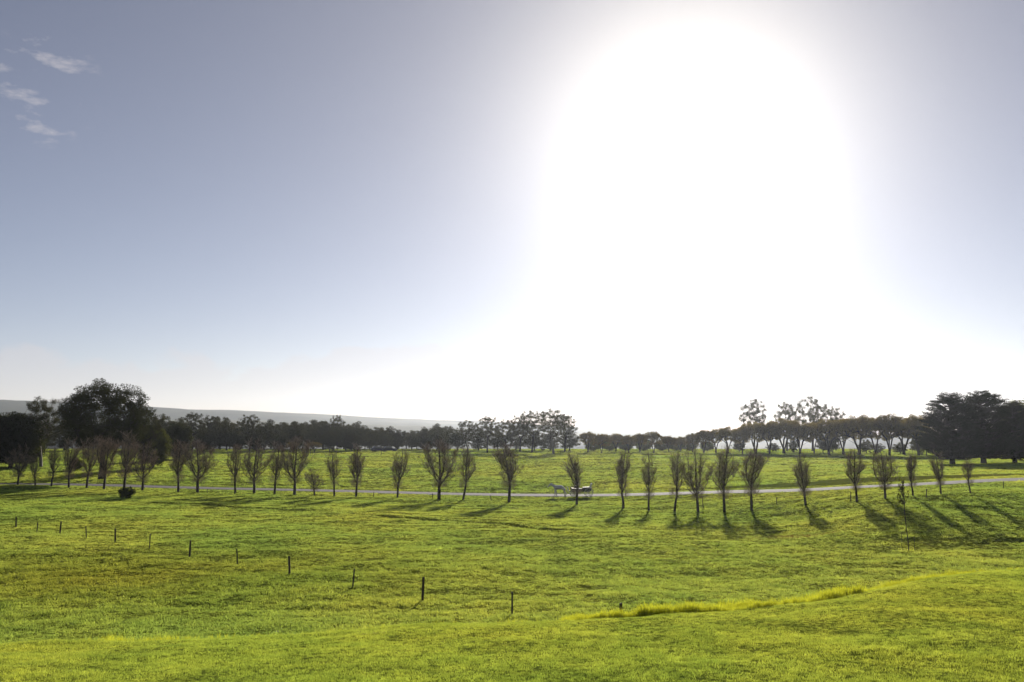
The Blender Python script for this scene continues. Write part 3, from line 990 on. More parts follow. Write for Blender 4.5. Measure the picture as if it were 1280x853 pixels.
# ---- bare trees along the road
def bare_tree_meshes(seed, lead=5, Hh=7.6, spread=0.30, clear=1.7, fork=None, fuzz=1.0):
    r = np.random.default_rng(seed)
    segs, tw = [], []

    def path(s, d, L, n, curve, r0, r1, up):
        pts = [np.array(s, float)]
        d = unit(np.array(d, float))
        for q in range(n):
            d = unit(d + r.normal(0, curve, 3) + np.array([0, 0, up]))
            pts.append(pts[-1] + d * L / n)
        for q in range(n):
            a, b = r0 + (r1 - r0) * q / n, r0 + (r1 - r0) * (q + 1) / n
            segs.append((pts[q], pts[q + 1], a, b))
        return pts

    tl = r.normal(0, 0.022, 2)
    t = path((0, 0, -0.2), (tl[0], tl[1], 1), clear + 0.2, 4, 0.03, 0.135, 0.108, 0.02)
    top = t[-1]
    Rm = spread * 5.0                       # widest half-breadth of the crown
    peak = r.uniform(0.32, 0.5)

    def env(tt):
        return Rm * (0.35 + 0.65 * (tt / peak)) if tt < peak else Rm * max(0.12, 1 - 0.85 * ((tt - peak) / (1 - peak)) ** 1.3)

    main = path(top, (tl[0], tl[1], 1), Hh - clear, 9, 0.04, 0.10, 0.016, 0.06)
    tw.append((main[2:6], 1.2)); tw.append((main[5:9], 1.2))
    co = lead
    for j in range(co + 16):
        a = j * 2.39996 + r.uniform(-0.5, 0.5)
        big = j < co
        f0 = r.uniform(0.0, 0.22) if big else r.uniform(0.02, 0.72)
        k = min(8, int(f0 * 9)); s0 = main[k] + (main[k + 1] - main[k]) * (f0 * 9 - k)
        rise = (1 - f0) * (r.uniform(0.55, 0.88) if big else r.uniform(0.25, 0.55))
        f1 = f0 + rise
        e0 = env(min(1.0, f1)) * r.uniform(0.45, 1.0)
        if big:
            e0 = max(e0, Rm * 0.35)
        hz_ = s0[2] + rise * (Hh - clear)
        end = np.array([main[-1][0] * f1 + e0 * math.cos(a), main[-1][1] * f1 + e0 * math.sin(a), hz_])
        mid_r = max(e0 * 0.85, env(f0 + rise * 0.45) * r.uniform(0.55, 0.9))
        c1 = np.array([s0[0] + mid_r * 0.9 * math.cos(a), s0[1] + mid_r * 0.9 * math.sin(a), s0[2] + (hz_ - s0[2]) * 0.38])
        pts = []
        n_ = 7 if big else 5
        for q in range(n_ + 1):
            tq = q / n_
            pts.append((1 - tq) ** 2 * s0 + 2 * tq * (1 - tq) * c1 + tq ** 2 * end + (r.normal(0, 0.05, 3) if 0 < q < n_ else 0))
        r0, r1 = (r.uniform(0.042, 0.065), 0.012) if big else (r.uniform(0.018, 0.034), 0.008)
        for q in range(n_):
            segs.append((pts[q], pts[q + 1], r0 + (r1 - r0) * q / n_, r0 + (r1 - r0) * (q + 1) / n_))
        Lb = np.linalg.norm(end - s0)
        for q in range(int(Lb * 3.2)):
            f = r.uniform(0.15, 0.98)
            k = min(n_ - 1, int(f * n_)); s_ = pts[k] + (pts[k + 1] - pts[k]) * (f * n_ - k)
            b_a = r.uniform(0, 2 * math.pi); o_ = r.uniform(0.3, 0.8)
            bl = r.uniform(0.35, 0.95)
            tw.append((path(s_, (o_ * math.cos(b_a), o_ * math.sin(b_a), 0.7), bl, 3, 0.12, 0.014, 0.006, 0.12), bl))
    # fine shoots
    S, D, Ls = [], [], []
    for b, bl in tw:
        m = int((7 + bl * 11) * fuzz)
        for q in range(m):
            k = int(r.integers(0, 3)); s = b[k] + (b[k + 1] - b[k]) * r.uniform()
            S.append(s); D.append(unit(np.array([r.normal(0, 0.55), r.normal(0, 0.55), 0.85]))); Ls.append(r.uniform(0.3, 0.95))
    # suckers clothing the lower trunk and fork
    for q in range(int(420 * fuzz)):
        a = r.uniform(0, 2 * math.pi); h = clear * r.uniform(0.72, 1.0) + abs(r.normal(0, 0.8))
        rad = r.uniform(0.1, 0.55)
        S.append(np.array([rad * math.cos(a), rad * math.sin(a), h])); D.append(unit(np.array([0.5 * math.cos(a) + r.normal(0, 0.3), 0.5 * math.sin(a) + r.normal(0, 0.3), 0.9]))); Ls.append(r.uniform(0.3, 0.8))
    S, D, Ls = np.array(S), np.array(D), np.array(Ls)[:, None]
    side = unit(np.cross(D, unit(r.normal(size=S.shape)))) * 0.0085
    bend = unit(r.normal(size=S.shape)) * Ls * 0.10 + np.array([0, 0, 0.04])
    mid = S + D * Ls * 0.5 + bend
    end = S + D * Ls
    Vt = np.stack([S - side, S + side, mid - side * 0.8, mid + side * 0.8, end], 1).reshape(-1, 3)
    i = np.arange(len(S))[:, None] * 5
    Ft = np.concatenate([np.concatenate([i, i + 1, i + 3], 1), np.concatenate([i, i + 3, i + 2], 1), np.concatenate([i + 2, i + 3, i + 4], 1)], 0)
    V, Fq = tubes(segs, 5)
    return newmesh('bare_trunk', V, Fq, M_bark_pop, smooth=True), newmesh('bare_crown', Vt, Ft, M_twig)


BARE = [bare_tree_meshes(300 + i, lead=[5, 4, 6, 5, 3, 4, 6, 5][i], spread=[0.26, 0.22, 0.36, 0.30, 0.24, 0.34, 0.28, 0.20][i], clear=[1.6, 1.9, 1.5, 1.8, 1.7, 1.5, 1.9, 1.6][i], fuzz=[1.0, 0.8, 1.0, 0.9, 0.75, 0.9, 1.1, 0.8][i]) for i in range(8)]
WORDS = 'first second third fourth fifth sixth seventh eighth ninth tenth eleventh twelfth thirteenth fourteenth fifteenth sixteenth seventeenth eighteenth nineteenth twentieth'.split()
WORDS += ['twenty-' + w for w in WORDS[:9]]
# (u, top v, crown breadth, variant, rotation)
ROW = [(22, 556, 1.2, 5, .3), (44, 566, .9, 4, 1.2), (64, 556, 1.0, 1, 2.0), (86, 546, .95, 0, .5), (108, 544, 1.0, 3, 2.6), (130, 541, 1.0, 6, 4.0),
       (155, 537, 1.0, 0, 1.5), (178, 552, 1.1, 5, 2.2), (223, 549, 1.0, 3, .2), (247, 544, 1.15, 2, 1.1), (294, 553, .9, 1, .9), (318, 547, 1.1, 5, 2.9),
       (343, 549, .9, 4, 3.5), (368, 540, 1.05, 2, 4.1), (393, 584, 1.5, 5, 5.0), (418, 558, .85, 4, .4), (445, 553, .95, 0, 2.3), (497, 561, .95, 3, 1.9),
       (549, 543, 1.15, 2, .7), (579, 557, .9, 1, 3.1), (636, 549, 1.05, 6, 1.4), (721, 562, 1.0, 7, 2.5), (779, 558, .95, 7, .8), (811, 563, .8, 4, 5.2),
       (843, 561, .85, 1, 1.7), (873, 558, 1.0, 5, 2.7), (906, 556, 1.0, 3, .1), (940, 554, .95, 6, 3.9), (1007, 564, 1.05, 0, 4.5), (1071, 560, 1.0, 3, 5.6),
       (1106, 560, 1.1, 2, 2.1), (1141, 561, .95, 7, .6), (1176, 563, 1.0, 0, 3.3), (1213, 572, 1.1, 1, 4.4)]
ih = [i for i, t in enumerate(ROW) if t[0] == 721][0]
for i, (u, vt, wd, var, rot) in enumerate(ROW):
    d = float(np.interp(u, ROW_U, ROW_D))
    vb = float(np.interp(u, ROW_U, ROW_V))
    p = on_land(u, d, vb)
    h = float(z_at(vt, d)) - p.z
    e = link('bare_tree', None, loc=p)
    s = h / 7.6
    e.scale = (s * wd * 1.42, s * wd * 1.42, s) if h > 4.5 else (s * wd * 1.3, s * wd * 1.3, s)
    e.rotation_euler = (random.gauss(0, 0.015), random.gauss(0, 0.02), rot)
    if u == 779:
        e.rotation_euler[1] = 0.06
    if i == ih:
        lab = 'bare upright tree standing right in front of the dark carriage'
    elif u == 393:
        lab = 'stunted bare tree, the shortest in the roadside row'
    elif i < ih:
        lab = f'bare upright roadside tree, {WORDS[ih - i - 1]} from the carriage towards the pale-trunked gum'
    else:
        lab = f'bare upright roadside tree, {WORDS[i - ih - 1]} from the carriage towards the dark cypresses'
    tag(e, lab, 'tree', 'bare trees lining the farm road')
    tr, cr = BARE[var]
    link('trunk', tr, e)
    link('crown', cr, e)

# ---- left-hand group
plant('dome', 'spreading_tree', 128, 164, 475, 'largest dark tree with a broad domed crown beside the road', var=0, rot=0.5, wide=0.98)
plant('gum', 'gum_tree', 52, 200, 492, 'tall gum with a pale leaning trunk beside the domed tree', var=1, rot=1.2, wide=0.8)
plant('dark', 'round_tree', 14, 196, 514, 'very dark dense tree next to the pale-trunked gum', wide=1.1)
plant('dark', 'round_tree', 33, 203, 530, 'lower dark bushy tree tucked against the pale-trunked gum', wide=1.0)
plant('dark', 'round_tree', -26, 190, 512, 'brown-topped dense tree at the far side of the dark tree', wide=1.1)
plant('gum', 'gum_tree', 178, 190, 505, 'leafy gum leaning out of the side of the domed tree', var=2, wide=0.75)
plant('olive', 'round_tree', 192, 196, 532, 'olive green tree with sunlit edge below the domed tree', wide=0.9)
plant('dark', 'round_tree', 222, 232, 527, 'big near-black rounded tree with a yellow-lit edge', wide=0.85, var=1)
plant('olive', 'round_tree', 96, 190, 574, 'low brown shrubby tree under the domed tree', wide=1.6)
plant('umbrella', 'clipped_tree', 393, 282, 552, 'small mushroom-shaped green tree before the wood', wide=1.15)
plant('umbrella', 'clipped_tree', 366, 288, 552, 'dark low flat-topped tree beside the mushroom-shaped one', wide=1.1)
plant('shrub', 'round_shrub', 158, 121, 607, 'dark round shrub on the grass in front of the bare trees', 'shrub', vb=628)

# ---- wood behind the field
WOOD = [(205, 300, 520, 'wood'), (240, 300, 513, 'gum'), (262, 310, 518, 'gum'), (283, 300, 524, 'wood'), (300, 315, 527, 'wood'), (312, 300, 516, 'gum'),
        (330, 305, 529, 'wood'), (345, 318, 532, 'wood'), (368, 305, 527, 'wood'), (385, 320, 531, 'wood'), (404, 310, 528, 'wood'), (421, 318, 517, 'gum'),
        (432, 305, 532, 'wood'), (447, 310, 527, 'wood'), (462, 320, 537, 'wood'), (480, 310, 539, 'wood'), (497, 322, 537, 'wood'), (515, 312, 538, 'wood'),
        (531, 318, 537, 'wood'), (546, 305, 535, 'wood'), (556, 315, 538, 'wood'), (225, 318, 522, 'wood'), (255, 292, 535, 'wood'), (275, 320, 522, 'wood'),
        (320, 292, 537, 'wood'), (295, 290, 541, 'wood'), (352, 292, 541, 'wood'), (412, 294, 540, 'wood'), (440, 296, 540, 'wood'), (190, 310, 524, 'wood'),
        (160, 300, 527, 'wood'), (110, 310, 527, 'wood'), (80, 305, 525, 'wood'), (55, 312, 527, 'wood'), (20, 305, 520, 'wood'), (-10, 310, 518, 'wood'), (-45, 300, 515, 'wood'), (135, 320, 524, 'wood')]
WOOD += [(u, 336 + 6 * (k % 3), 532 + 8 * vnoise(u / 17.0, 0.0, 71) + (5 if u > 450 else 0), 'wood') for k, u in enumerate(range(196, 572, 13))]
for (u, d, vt, kd_) in WOOD:
    if kd_ == 'gum':
        plant('gum', 'gum_tree', u, d, vt, {240: 'leafy gum rising over the wood behind the near-black rounded tree', 262: 'gum at the side of the leafy gum over the wood', 312: 'flat-crowned gum standing above the middle of the wood', 421: 'slender gum with a small flat head above the wood'}[u], wide=0.85 if u != 421 else 0.6)
    else:
        where = 'behind the domed tree' if u < 195 else 'between the near-black tree and flat-crowned gum' if u < 312 else 'between the flat-crowned and the slender gum' if u < 421 else 'behind the parked cars' if u < 505 else 'between the parked cars and the clump of gums'
        depth = 'front' if d < 300 else 'middle' if d < 330 else 'back'
        plant('wood', 'woodland_tree', u, d, vt, f'{depth} tree of the wood {where}', group=f'woodland trees {where}', wide=1.0 if d < 330 else 1.25)

# ---- gum group in the middle
MID = [(585, 278, 523), (609, 284, 518), (632, 280, 523), (650, 290, 517), (665, 284, 511), (692, 272, 508), (706, 292, 516)]
for i, (u, d, vt) in enumerate(MID):
    lab = 'tallest spreading gum of the open clump, dark trunk on the field' if u == 692 else 'open-crowned gum in the clump beside the tallest gum'
    plant('gum', 'gum_tree', u, d, vt, lab, group=None if u == 692 else 'gums in the open clump', wide=0.85 if u != 692 else 0.95)
for (u, d, vt) in [(572, 300, 538), (598, 306, 537), (622, 300, 539), (645, 306, 538), (668, 300, 540), (688, 306, 540), (712, 304, 540)]:
    plant('wood', 'woodland_tree', u, d, vt, 'low dark woodland tree under the clump of gums', group='undergrowth trees beneath the gums', wide=1.35)

# ---- low round trees running right of the gums
LOW = [(735, 285, 539), (752, 278, 541), (770, 290, 541), (786, 280, 543), (800, 288, 541), (817, 276, 538), (836, 288, 544), (850, 290, 545), (866, 280, 541), (880, 276, 536), (895, 278, 535)]
for i, (u, d, vt) in enumerate(LOW):
    plant('umbrella', 'round_headed_tree', u, d, vt, f'low round-headed tree, {WORDS[i]} from the clump of gums along the far hedgerow', group='low trees of the far hedgerow', wide=0.75)
for (u, d, vt) in [(742, 302, 549), (762, 304, 550), (782, 300, 550), (805, 304, 549), (828, 302, 550), (846, 302, 549), (862, 302, 550), (884, 304, 552)]:
    plant('olive', 'hedge_bush', u, d, vt, 'dull green bush filling the gap under the far hedgerow trees', 'bush', group='bushes of the far hedgerow', wide=1.8)

# ---- flat-topped row before the cypresses
FLAT = [(910, 272, 532), (928, 268, 530), (944, 270, 527), (962, 264, 525), (980, 268, 523), (1000, 262, 524), (1018, 266, 525), (1036, 258, 522), (1054, 262, 519), (1074, 254, 519), (1094, 258, 517.5), (1112, 250, 517), (1130, 254, 516.5), (1148, 246, 516)]
for i, (u, d, vt) in enumerate(FLAT):
    plant('umbrella', 'flat_topped_tree', u, d, vt + (0, 3.0, -1.5, 1.5, -2.0, 2.5, 0.5)[i % 7], f'flat-topped tree on bare stems, {WORDS[len(FLAT) - 1 - i]} from the cypresses', group='flat-topped trees in a row', wide=(0.78, 0.6, 0.84, 0.7, 0.92)[i % 5])
for (u, d, vt, w_) in [(924, 286, 551, 1.3), (966, 284, 554, 1.6), (992, 280, 549, 1.0), (1029, 276, 543, 0.9), (1041, 274, 539, 0.8), (1083, 270, 550, 1.1), (1097, 276, 555, 1.7), (1125, 266, 553, 1.5), (1147, 262, 543, 0.9), (1158, 250, 537, 0.8)]:
    plant('wood', 'hedge_bush', u, d, vt, 'dark bush between the stems of the flat-topped row', 'bush', group='bushes under the flat-topped row', wide=w_)
plant('gum', 'gum_tree', 943, 300, 496, 'open gum standing up alone behind the flat-topped row', var=0, wide=0.68)
plant('gum', 'gum_tree', 984, 300, 500, 'lower of the two joined gums behind the flat-topped row', var=3, wide=0.62)
plant('gum', 'gum_tree', 1016, 296, 492, 'higher of the two joined gums behind the flat-topped row', var=4, wide=0.75)
plant('gum', 'gum_tree', 1045, 306, 505, 'small gum shoulder behind the flat-topped row', var=1, wide=0.6)

# ---- cypresses
plant('cypress', 'cypress', 1190, 186, 492, 'dark cypress with layered boughs beside the flat-topped row', wide=0.88, var=0, rot=0.4)
plant('cypress', 'cypress', 1229, 190, 489, 'tallest dark cypress, its ragged top above the others', wide=0.9, var=1, rot=2.0)
plant('cypress', 'cypress', 1268, 194, 503, 'dark cypress with a bare lower trunk at the end of the clump', wide=0.85, var=0, rot=3.3)
plant('olive', 'round_tree', 1285, 215, 500, 'olive brown leafy tree behind the cypresses', wide=1.1)
plant('cypress', 'cypress', 1318, 200, 505, 'dark cypress farthest from the flat-topped row', wide=0.95, var=1, rot=4.0)

# ------------------------------------------------------------------ fence
def lathe_post(name, rad, h, mat, sides=9, seed=0, top=0.96):
    r = np.random.default_rng(seed)
    V, Fc = [], []
    zs = [-0.35, 0.0, h * 0.33, h * 0.66, h - 0.02, h]
    rs = [rad * 1.04, rad * 1.03, rad, rad * 0.98, rad * 0.97, rad * 0.88]
    wob = r.normal(0, rad * 0.05, (len(zs), sides))
    for a, (z, q) in enumerate(zip(zs, rs)):
        for s in range(sides):
            t = 2 * math.pi * s / sides
            V.append(((q + wob[a, s]) * math.cos(t), (q + wob[a, s]) * math.sin(t), z + (0.02 * math.cos(t) if a >= 4 else 0)))
    for a in range(len(zs) - 1):
        for s in range(sides):
            Fc.append((a * sides + s, a * sides + (s + 1) % sides, (a + 1) * sides + (s + 1) % sides, (a + 1) * sides + s))
    Fc.append(tuple(range((len(zs) - 1) * sides, len(zs) * sides)))
    return newmesh(name, V, Fc, mat)


def steel_picket(name, h, mat):
    """Y-section steel dropper"""
    V, Fc = [], []
    for j in range(3):
        a = j * 2 * math.pi / 3
        c, s = math.cos(a), math.sin(a)
        t = 0.006
        k = len(V)
        for z in (-0.3, h):
            for (p, q) in ((0, -t), (0.035, -t), (0.035, t), (0, t)):
                V.append((p * c - q * s, p * s + q * c, z))
        for b in range(4):
            Fc.append((k + b, k + (b + 1) % 4, k + 4 + (b + 1) % 4, k + 4 + b))
        Fc.append((k + 4, k + 5, k + 6, k + 7))
    return newmesh(name, V, Fc, mat)


POSTS = [lathe_post('fence_post', 0.062, 1.05, M_post, seed=s) for s in range(3)]
PICK = steel_picket('steel_picket', 1.05, M_steel)
P0, ST = np.array([-4.3, 48.0]), np.array([-8.2, 7.96])
wood_px = [(528, 753, 722), (362, 718, 695), (237, 697, 676), (144, 678, 661), (75, 668, 652), (20, 660, 646)]
steel_px = [(640, 768, 740), (441, 735, 711), (297, 706, 686), (187, 686, 667), (108, 673, 658), (46, 666, 653)]
for i, (u, vb, vt) in enumerate(wood_px):
    x, y = ground_xy(u, vb, land)
    h = float(z_at(vt, y)) - float(land(x, y))
    o = link('fence_post', POSTS[i % 3], loc=(x, y, float(land(x, y))))
    o.scale = (1, 1, max(0.85, min(1.3, h / 1.05)))
    o.rotation_euler = (random.gauss(0, .015), R(3.0), random.uniform(0, 6))
    tag(o, f'timber paddock fence post, {["second", "third", "fourth", "fifth", "sixth", "seventh"][i]} along from the lawn edge', 'post', 'timber posts of the paddock fence')
for i, (u, vb, vt) in enumerate(steel_px):
    if u == 640:
        x, y = xy_at(640, 44.5, 768); zb = float(land(x, y))
    else:
        x, y = ground_xy(u, vb, land); zb = float(land(x, y))
    h = float(z_at(vt, y)) - zb
    o = link('steel_post', PICK, loc=(x, y, zb))
    o.scale = (1.25, 1.25, max(0.8, min(1.3, h / 1.05)))
    o.rotation_euler = (random.gauss(0, .02), R(4.0 if i else 0), random.uniform(0, 6))
    tag(o, f'thin steel paddock fence post, {WORDS[i]} along from the lawn edge', 'post', 'steel posts of the paddock fence')
x, y = xy_at(776, 38.5, 765); zb = float(land(x, y))
o = link('fence_post', POSTS[1], loc=(x, y, zb))
o.scale = (1, 1, (float(z_at(754, y)) - zb) / 1.05)
tag(o, 'timber fence post whose top just shows over the lawn edge', 'post', 'timber posts of the paddock fence')

# small posts of the roadside fence between the bare trees
SMALL = [(259, 617, 611), (467, 621.5, 615.5), (541, 624, 617), (614, 626, 620), (879, 636, 621), (971, 632, 622), (1063, 627, 615), (1158, 622, 611), (1254, 611, 602)]
for i, (u, vb, vt) in enumerate(SMALL):
    x, y = ground_xy(u, vb, land); zb = float(land(x, y))
    o = link('roadside_post', POSTS[i % 3], loc=(x, y, zb))
    o.scale = (0.7, 0.7, max(0.6, (float(z_at(vt, y)) - zb) / 1.05))
    o.rotation_euler = (0, random.gauss(0, 0.05), random.uniform(0, 6))
    side = ('carriage towards the pale-trunked gum', 3 - i) if i < 4 else ('carriage towards the cypresses', i - 4)
    tag(o, f'short thin roadside fence post, {WORDS[side[1]]} from the {side[0]}', 'post', 'short posts of the roadside fence')
for (u, d, vb, vt, lab) in [(476.5, 262, 572.5, 563, 'thin dark post standing alone in the far field near the parked cars'), (388, 265, 573, 562, 'thin dark post in the far field before the mushroom-shaped tree')]:
    p = on_land(u, d, vb)
    o = link('field_post', POSTS[0], loc=p)
    o.scale = (1.2, 1.2, (float(z_at(vt, d)) - p.z) / 1.05)
    tag(o, lab, 'post')


# ------------------------------------------------------------------ box/wheel helpers
def box_part(name, size, loc, mat, parent, bevel=0.02, rot=(0, 0, 0)):
    sx, sy, sz = (s / 2 for s in size)
    import bmesh
    bm = bmesh.new()
    bmesh.ops.create_cube(bm, size=1)
    for v in bm.verts:
        v.co = (v.co.x * sx * 2, v.co.y * sy * 2, v.co.z * sz * 2)
    if bevel:
        bmesh.ops.bevel(bm, geom=bm.edges[:], offset=bevel, segments=2, affect='EDGES')
    me = bpy.data.meshes.new(name); bm.to_mesh(me); bm.free()
    me.materials.append(mat)
    o = link(name, me, parent, loc)
    o.rotation_euler = rot
    return o


def extrude_part(name, profile, width, mat, parent, bevel=0.03):
    """side profile in x,z, extruded along y"""
    import bmesh
    bm = bmesh.new()
    vs_ = [bm.verts.new((px, -width / 2, pz)) for px, pz in profile]
    f = bm.faces.new(vs_)
    ret = bmesh.ops.extrude_face_region(bm, geom=[f])
    for v in [g for g in ret['geom'] if isinstance(g, bmesh.types.BMVert)]:
        v.co.y += width
    bmesh.ops.recalc_face_normals(bm, faces=bm.faces[:])
    if bevel:
        bmesh.ops.bevel(bm, geom=bm.edges[:], offset=bevel, segments=2, affect='EDGES')
    me = bpy.data.meshes.new(name); bm.to_mesh(me); bm.free()
    me.materials.append(mat)
    return link(name, me, parent)


def ring_mesh(name, rad, tube, mat, n=28, m=6, depth=1.0):
    V, Fc = [], []
    for i in range(n):
        a = 2 * math.pi * i / n
        for j in range(m):
            b = 2 * math.pi * j / m
            q = rad + tube * math.cos(b)
            V.append((q * math.cos(a), tube * depth * math.sin(b), q * math.sin(a)))
    for i in range(n):
        for j in range(m):
            Fc.append((i * m + j, ((i + 1) % n) * m + j, ((i + 1) % n) * m + (j + 1) % m, i * m + (j + 1) % m))
    return newmesh(name, V, Fc, mat, smooth=True)


M_paint_d = mat_plain('dark_carriage_paint', (0.016, 0.014, 0.014), (0.028, 0.024, 0.022), 6, 0.35, spec=0.5)
M_wheel = mat_plain('pale_wheel_paint', (0.52, 0.50, 0.45), (0.70, 0.68, 0.62), 6, 0.5, spec=0.4)
M_seat = mat_plain('dark_leather', (0.03, 0.022, 0.02), (0.05, 0.035, 0.03), 8, 0.5)
M_white = mat_plain('white_canvas', (0.62, 0.60, 0.57), (0.80, 0.78, 0.74), 5, 0.8)

# carriage, facing the same way as the horse (towards -x)
cx, cyy = ground_xy(726, 621.5, land)
cz = float(land(cx, cyy)) + 0.05
car = link('carriage', None, loc=(cx, cyy, cz))
tag(car, 'dark open carriage with pale spoked wheels behind a bare tree on the road', 'carriage')
extrude_part('body', [(-1.25, 0.75), (-1.05, 0.62), (1.1, 0.62), (1.3, 0.78), (1.3, 1.10), (0.35, 1.02), (-0.55, 0.98), (-1.1, 1.05), (-1.32, 1.22)], 1.05, M_paint_d, car, 0.02)
extrude_part('seat', [(0.25, 1.02), (1.1, 1.06), (1.1, 1.20), (0.2, 1.16)], 1.0, M_seat, car, 0.02)
extrude_part('backrest', [(1.06, 1.1), (1.2, 1.1), (1.38, 1.62), (1.28, 1.64)], 1.0, M_white, car, 0.02)
extrude_part('driver_seat', [(-0.85, 1.05), (-0.35, 1.05), (-0.32, 1.30), (-0.24, 1.58), (-0.32, 1.60), (-0.40, 1.36), (-0.85, 1.34)], 0.85, M_seat, car, 0.02)
for sy in (-1, 1):
    for wx, wr in ((-0.95, 0.42), (0.95, 0.55)):
        rm = link('wheel', ring_mesh('wheel_rim', wr - 0.03, 0.032, M_wheel), car, (wx, sy * 0.66, wr))
        V, Fq = tubes([(np.array([0, -0.10, 0]), np.array([0, 0.10, 0]), 0.07, 0.07)], 10)
        link('hub', newmesh('wheel_hub', V, Fq, M_wheel), rm)
        for k in range(10):
            a = k * math.pi / 5
            V, Fq = tubes([(np.array([0.05 * math.cos(a), 0, 0.05 * math.sin(a)]), np.array([(wr - 0.03) * math.cos(a), 0, (wr - 0.03) * math.sin(a)]), 0.017, 0.014)], 5)
            link('spoke', newmesh('wheel_spoke', V, Fq, M_wheel), rm)
    V, Fq = tubes([(np.array([-1.0, sy * 0.42, 0.60]), np.array([-1.9, sy * 0.40, 0.82]), 0.03, 0.028), (np.array([-1.9, sy * 0.40, 0.82]), np.array([-3.3, sy * 0.36, 1.02]), 0.028, 0.022)], 6)
    link('shaft', newmesh('shaft', V, Fq, M_paint_d), car)
    V, Fq = tubes([(np.array([1.32, sy * 0.48, 0.9]), np.array([1.42, sy * 0.48, 1.68]), 0.02, 0.016)], 6)
    link('lamp_post', newmesh('lamp_bracket', V, Fq, M_wheel), car)
for wx, wr in ((-0.95, 0.42), (0.95, 0.55)):
    V, Fq = tubes([(np.array([wx, -0.66, wr]), np.array([wx, 0.66, wr]), 0.03, 0.03)], 6)
    link('axle', newmesh('axle', V, Fq, M_paint_d), car)
    V, Fq = tubes([(np.array([wx, -0.3, wr]), np.array([wx, -0.3, 0.66]), 0.04, 0.04), (np.array([wx, 0.3, wr]), np.array([wx, 0.3, 0.66]), 0.04, 0.04)], 6)
    link('spring', newmesh('spring', V, Fq, M_paint_d), car)

# horse: one skinned body
M_horse = mat_plain('dapple_grey_coat', (0.42, 0.40, 0.42), (0.82, 0.80, 0.80), 5, 0.7)
M_mane = mat_plain('pale_mane', (0.55, 0.53, 0.50), (0.75, 0.73, 0.70), 9, 0.8)


def skinned(name, chains, mat, sub=2, root=0):
    V, E, Rr, idx = [], [], [], {}
    for ch in chains:
        prev = None
        for (p, rd) in ch:
            key = tuple(round(c, 4) for c in p)
            if key not in idx:
                idx[key] = len(V); V.append(p); Rr.append(rd)
            k = idx[key]
            if prev is not None and prev != k:
                E.append((prev, k))
            prev = k
    me = bpy.data.meshes.new(name)
    me.from_pydata(V, E, [])
    o = link(name + '_tmp', me)
    o.modifiers.new('skin', 'SKIN')
    for k, sv in enumerate(me.skin_vertices[0].data):
        rr = Rr[k]
        sv.radius = (rr, rr) if not isinstance(rr, tuple) else rr
        sv.use_root = (k == root)
    s = o.modifiers.new('sub', 'SUBSURF'); s.levels = sub; s.render_levels = sub
    dg_ = bpy.context.evaluated_depsgraph_get()
    out = bpy.data.meshes.new_from_object(o.evaluated_get(dg_))
    bpy.data.objects.remove(o)
    out.name = name
    out.materials.clear(); out.materials.append(mat)
    out.polygons.foreach_set('use_smooth', np.ones(len(out.polygons), dtype=bool))
    return out


rump, loin, barrel, chest, wither = (0.62, 0, 1.22), (0.30, 0, 1.22), (-0.08, 0, 1.16), (-0.48, 0, 1.16), (-0.62, 0, 1.26)
chains = [[(rump, .27), (loin, .27), (barrel, .31), (chest, .29), (wither, .22)],
          [(wither, .22), ((-0.88, 0, 1.40), .15), ((-1.10, 0, 1.52), .115), ((-1.20, 0, 1.54), .115), ((-1.34, 0, 1.40), .10), ((-1.46, 0, 1.22), .065), ((-1.51, 0, 1.14), .05)],
          [((-1.10, 0, 1.56), .05), ((-1.12, 0.06, 1.69), .025)]]
chains[2][0] = ((-1.10, 0, 1.52), .115)
for sgn, fx, hx in ((1, -0.02, 0.05), (-1, 0.12, -0.12)):
    chains.append([(chest, .29), ((-0.58, sgn * 0.17, 0.92), .13), ((-0.60 + fx, sgn * 0.17, 0.52), .07), ((-0.60 + fx * 1.4, sgn * 0.17, 0.22), .05), ((-0.60 + fx * 1.6, sgn * 0.17, 0.10), .055), ((-0.64 + fx * 1.7, sgn * 0.17, 0.02), .065)])
    chains.append([(rump, .27), ((0.62 + hx * 0.3, sgn * 0.17, 0.92), .17), ((0.52 + hx * 0.5, sgn * 0.17, 0.72), .10), ((0.74 + hx, sgn * 0.17, 0.46), .06), ((0.70 + hx, sgn * 0.17, 0.18), .05), ((0.69 + hx, sgn * 0.17, 0.10), .055), ((0.65 + hx, sgn * 0.17, 0.02), .065)])
hm = skinned('horse', chains, M_horse)
hx_, hy_ = ground_xy(700, 621.5, land)
horse = link('horse', hm, loc=(hx_, hy_, float(land(hx_, hy_)) + 0.03))
tag(horse, 'pale grey horse standing side on in front of the carriage on the road', 'horse')
tail = skinned('tail', [[((0.84, 0, 1.28), .05), ((0.98, 0, 1.12), .075), ((1.02, 0, 0.85), .085), ((0.99, 0, 0.55), .04)]], M_mane)
link('tail', tail, horse)
mane = skinned('mane', [[((-0.66, 0, 1.44), .04), ((-0.84, 0, 1.54), .05), ((-1.00, 0, 1.62), .05), ((-1.14, 0, 1.65), .035)]], M_mane)
link('mane', mane, horse)

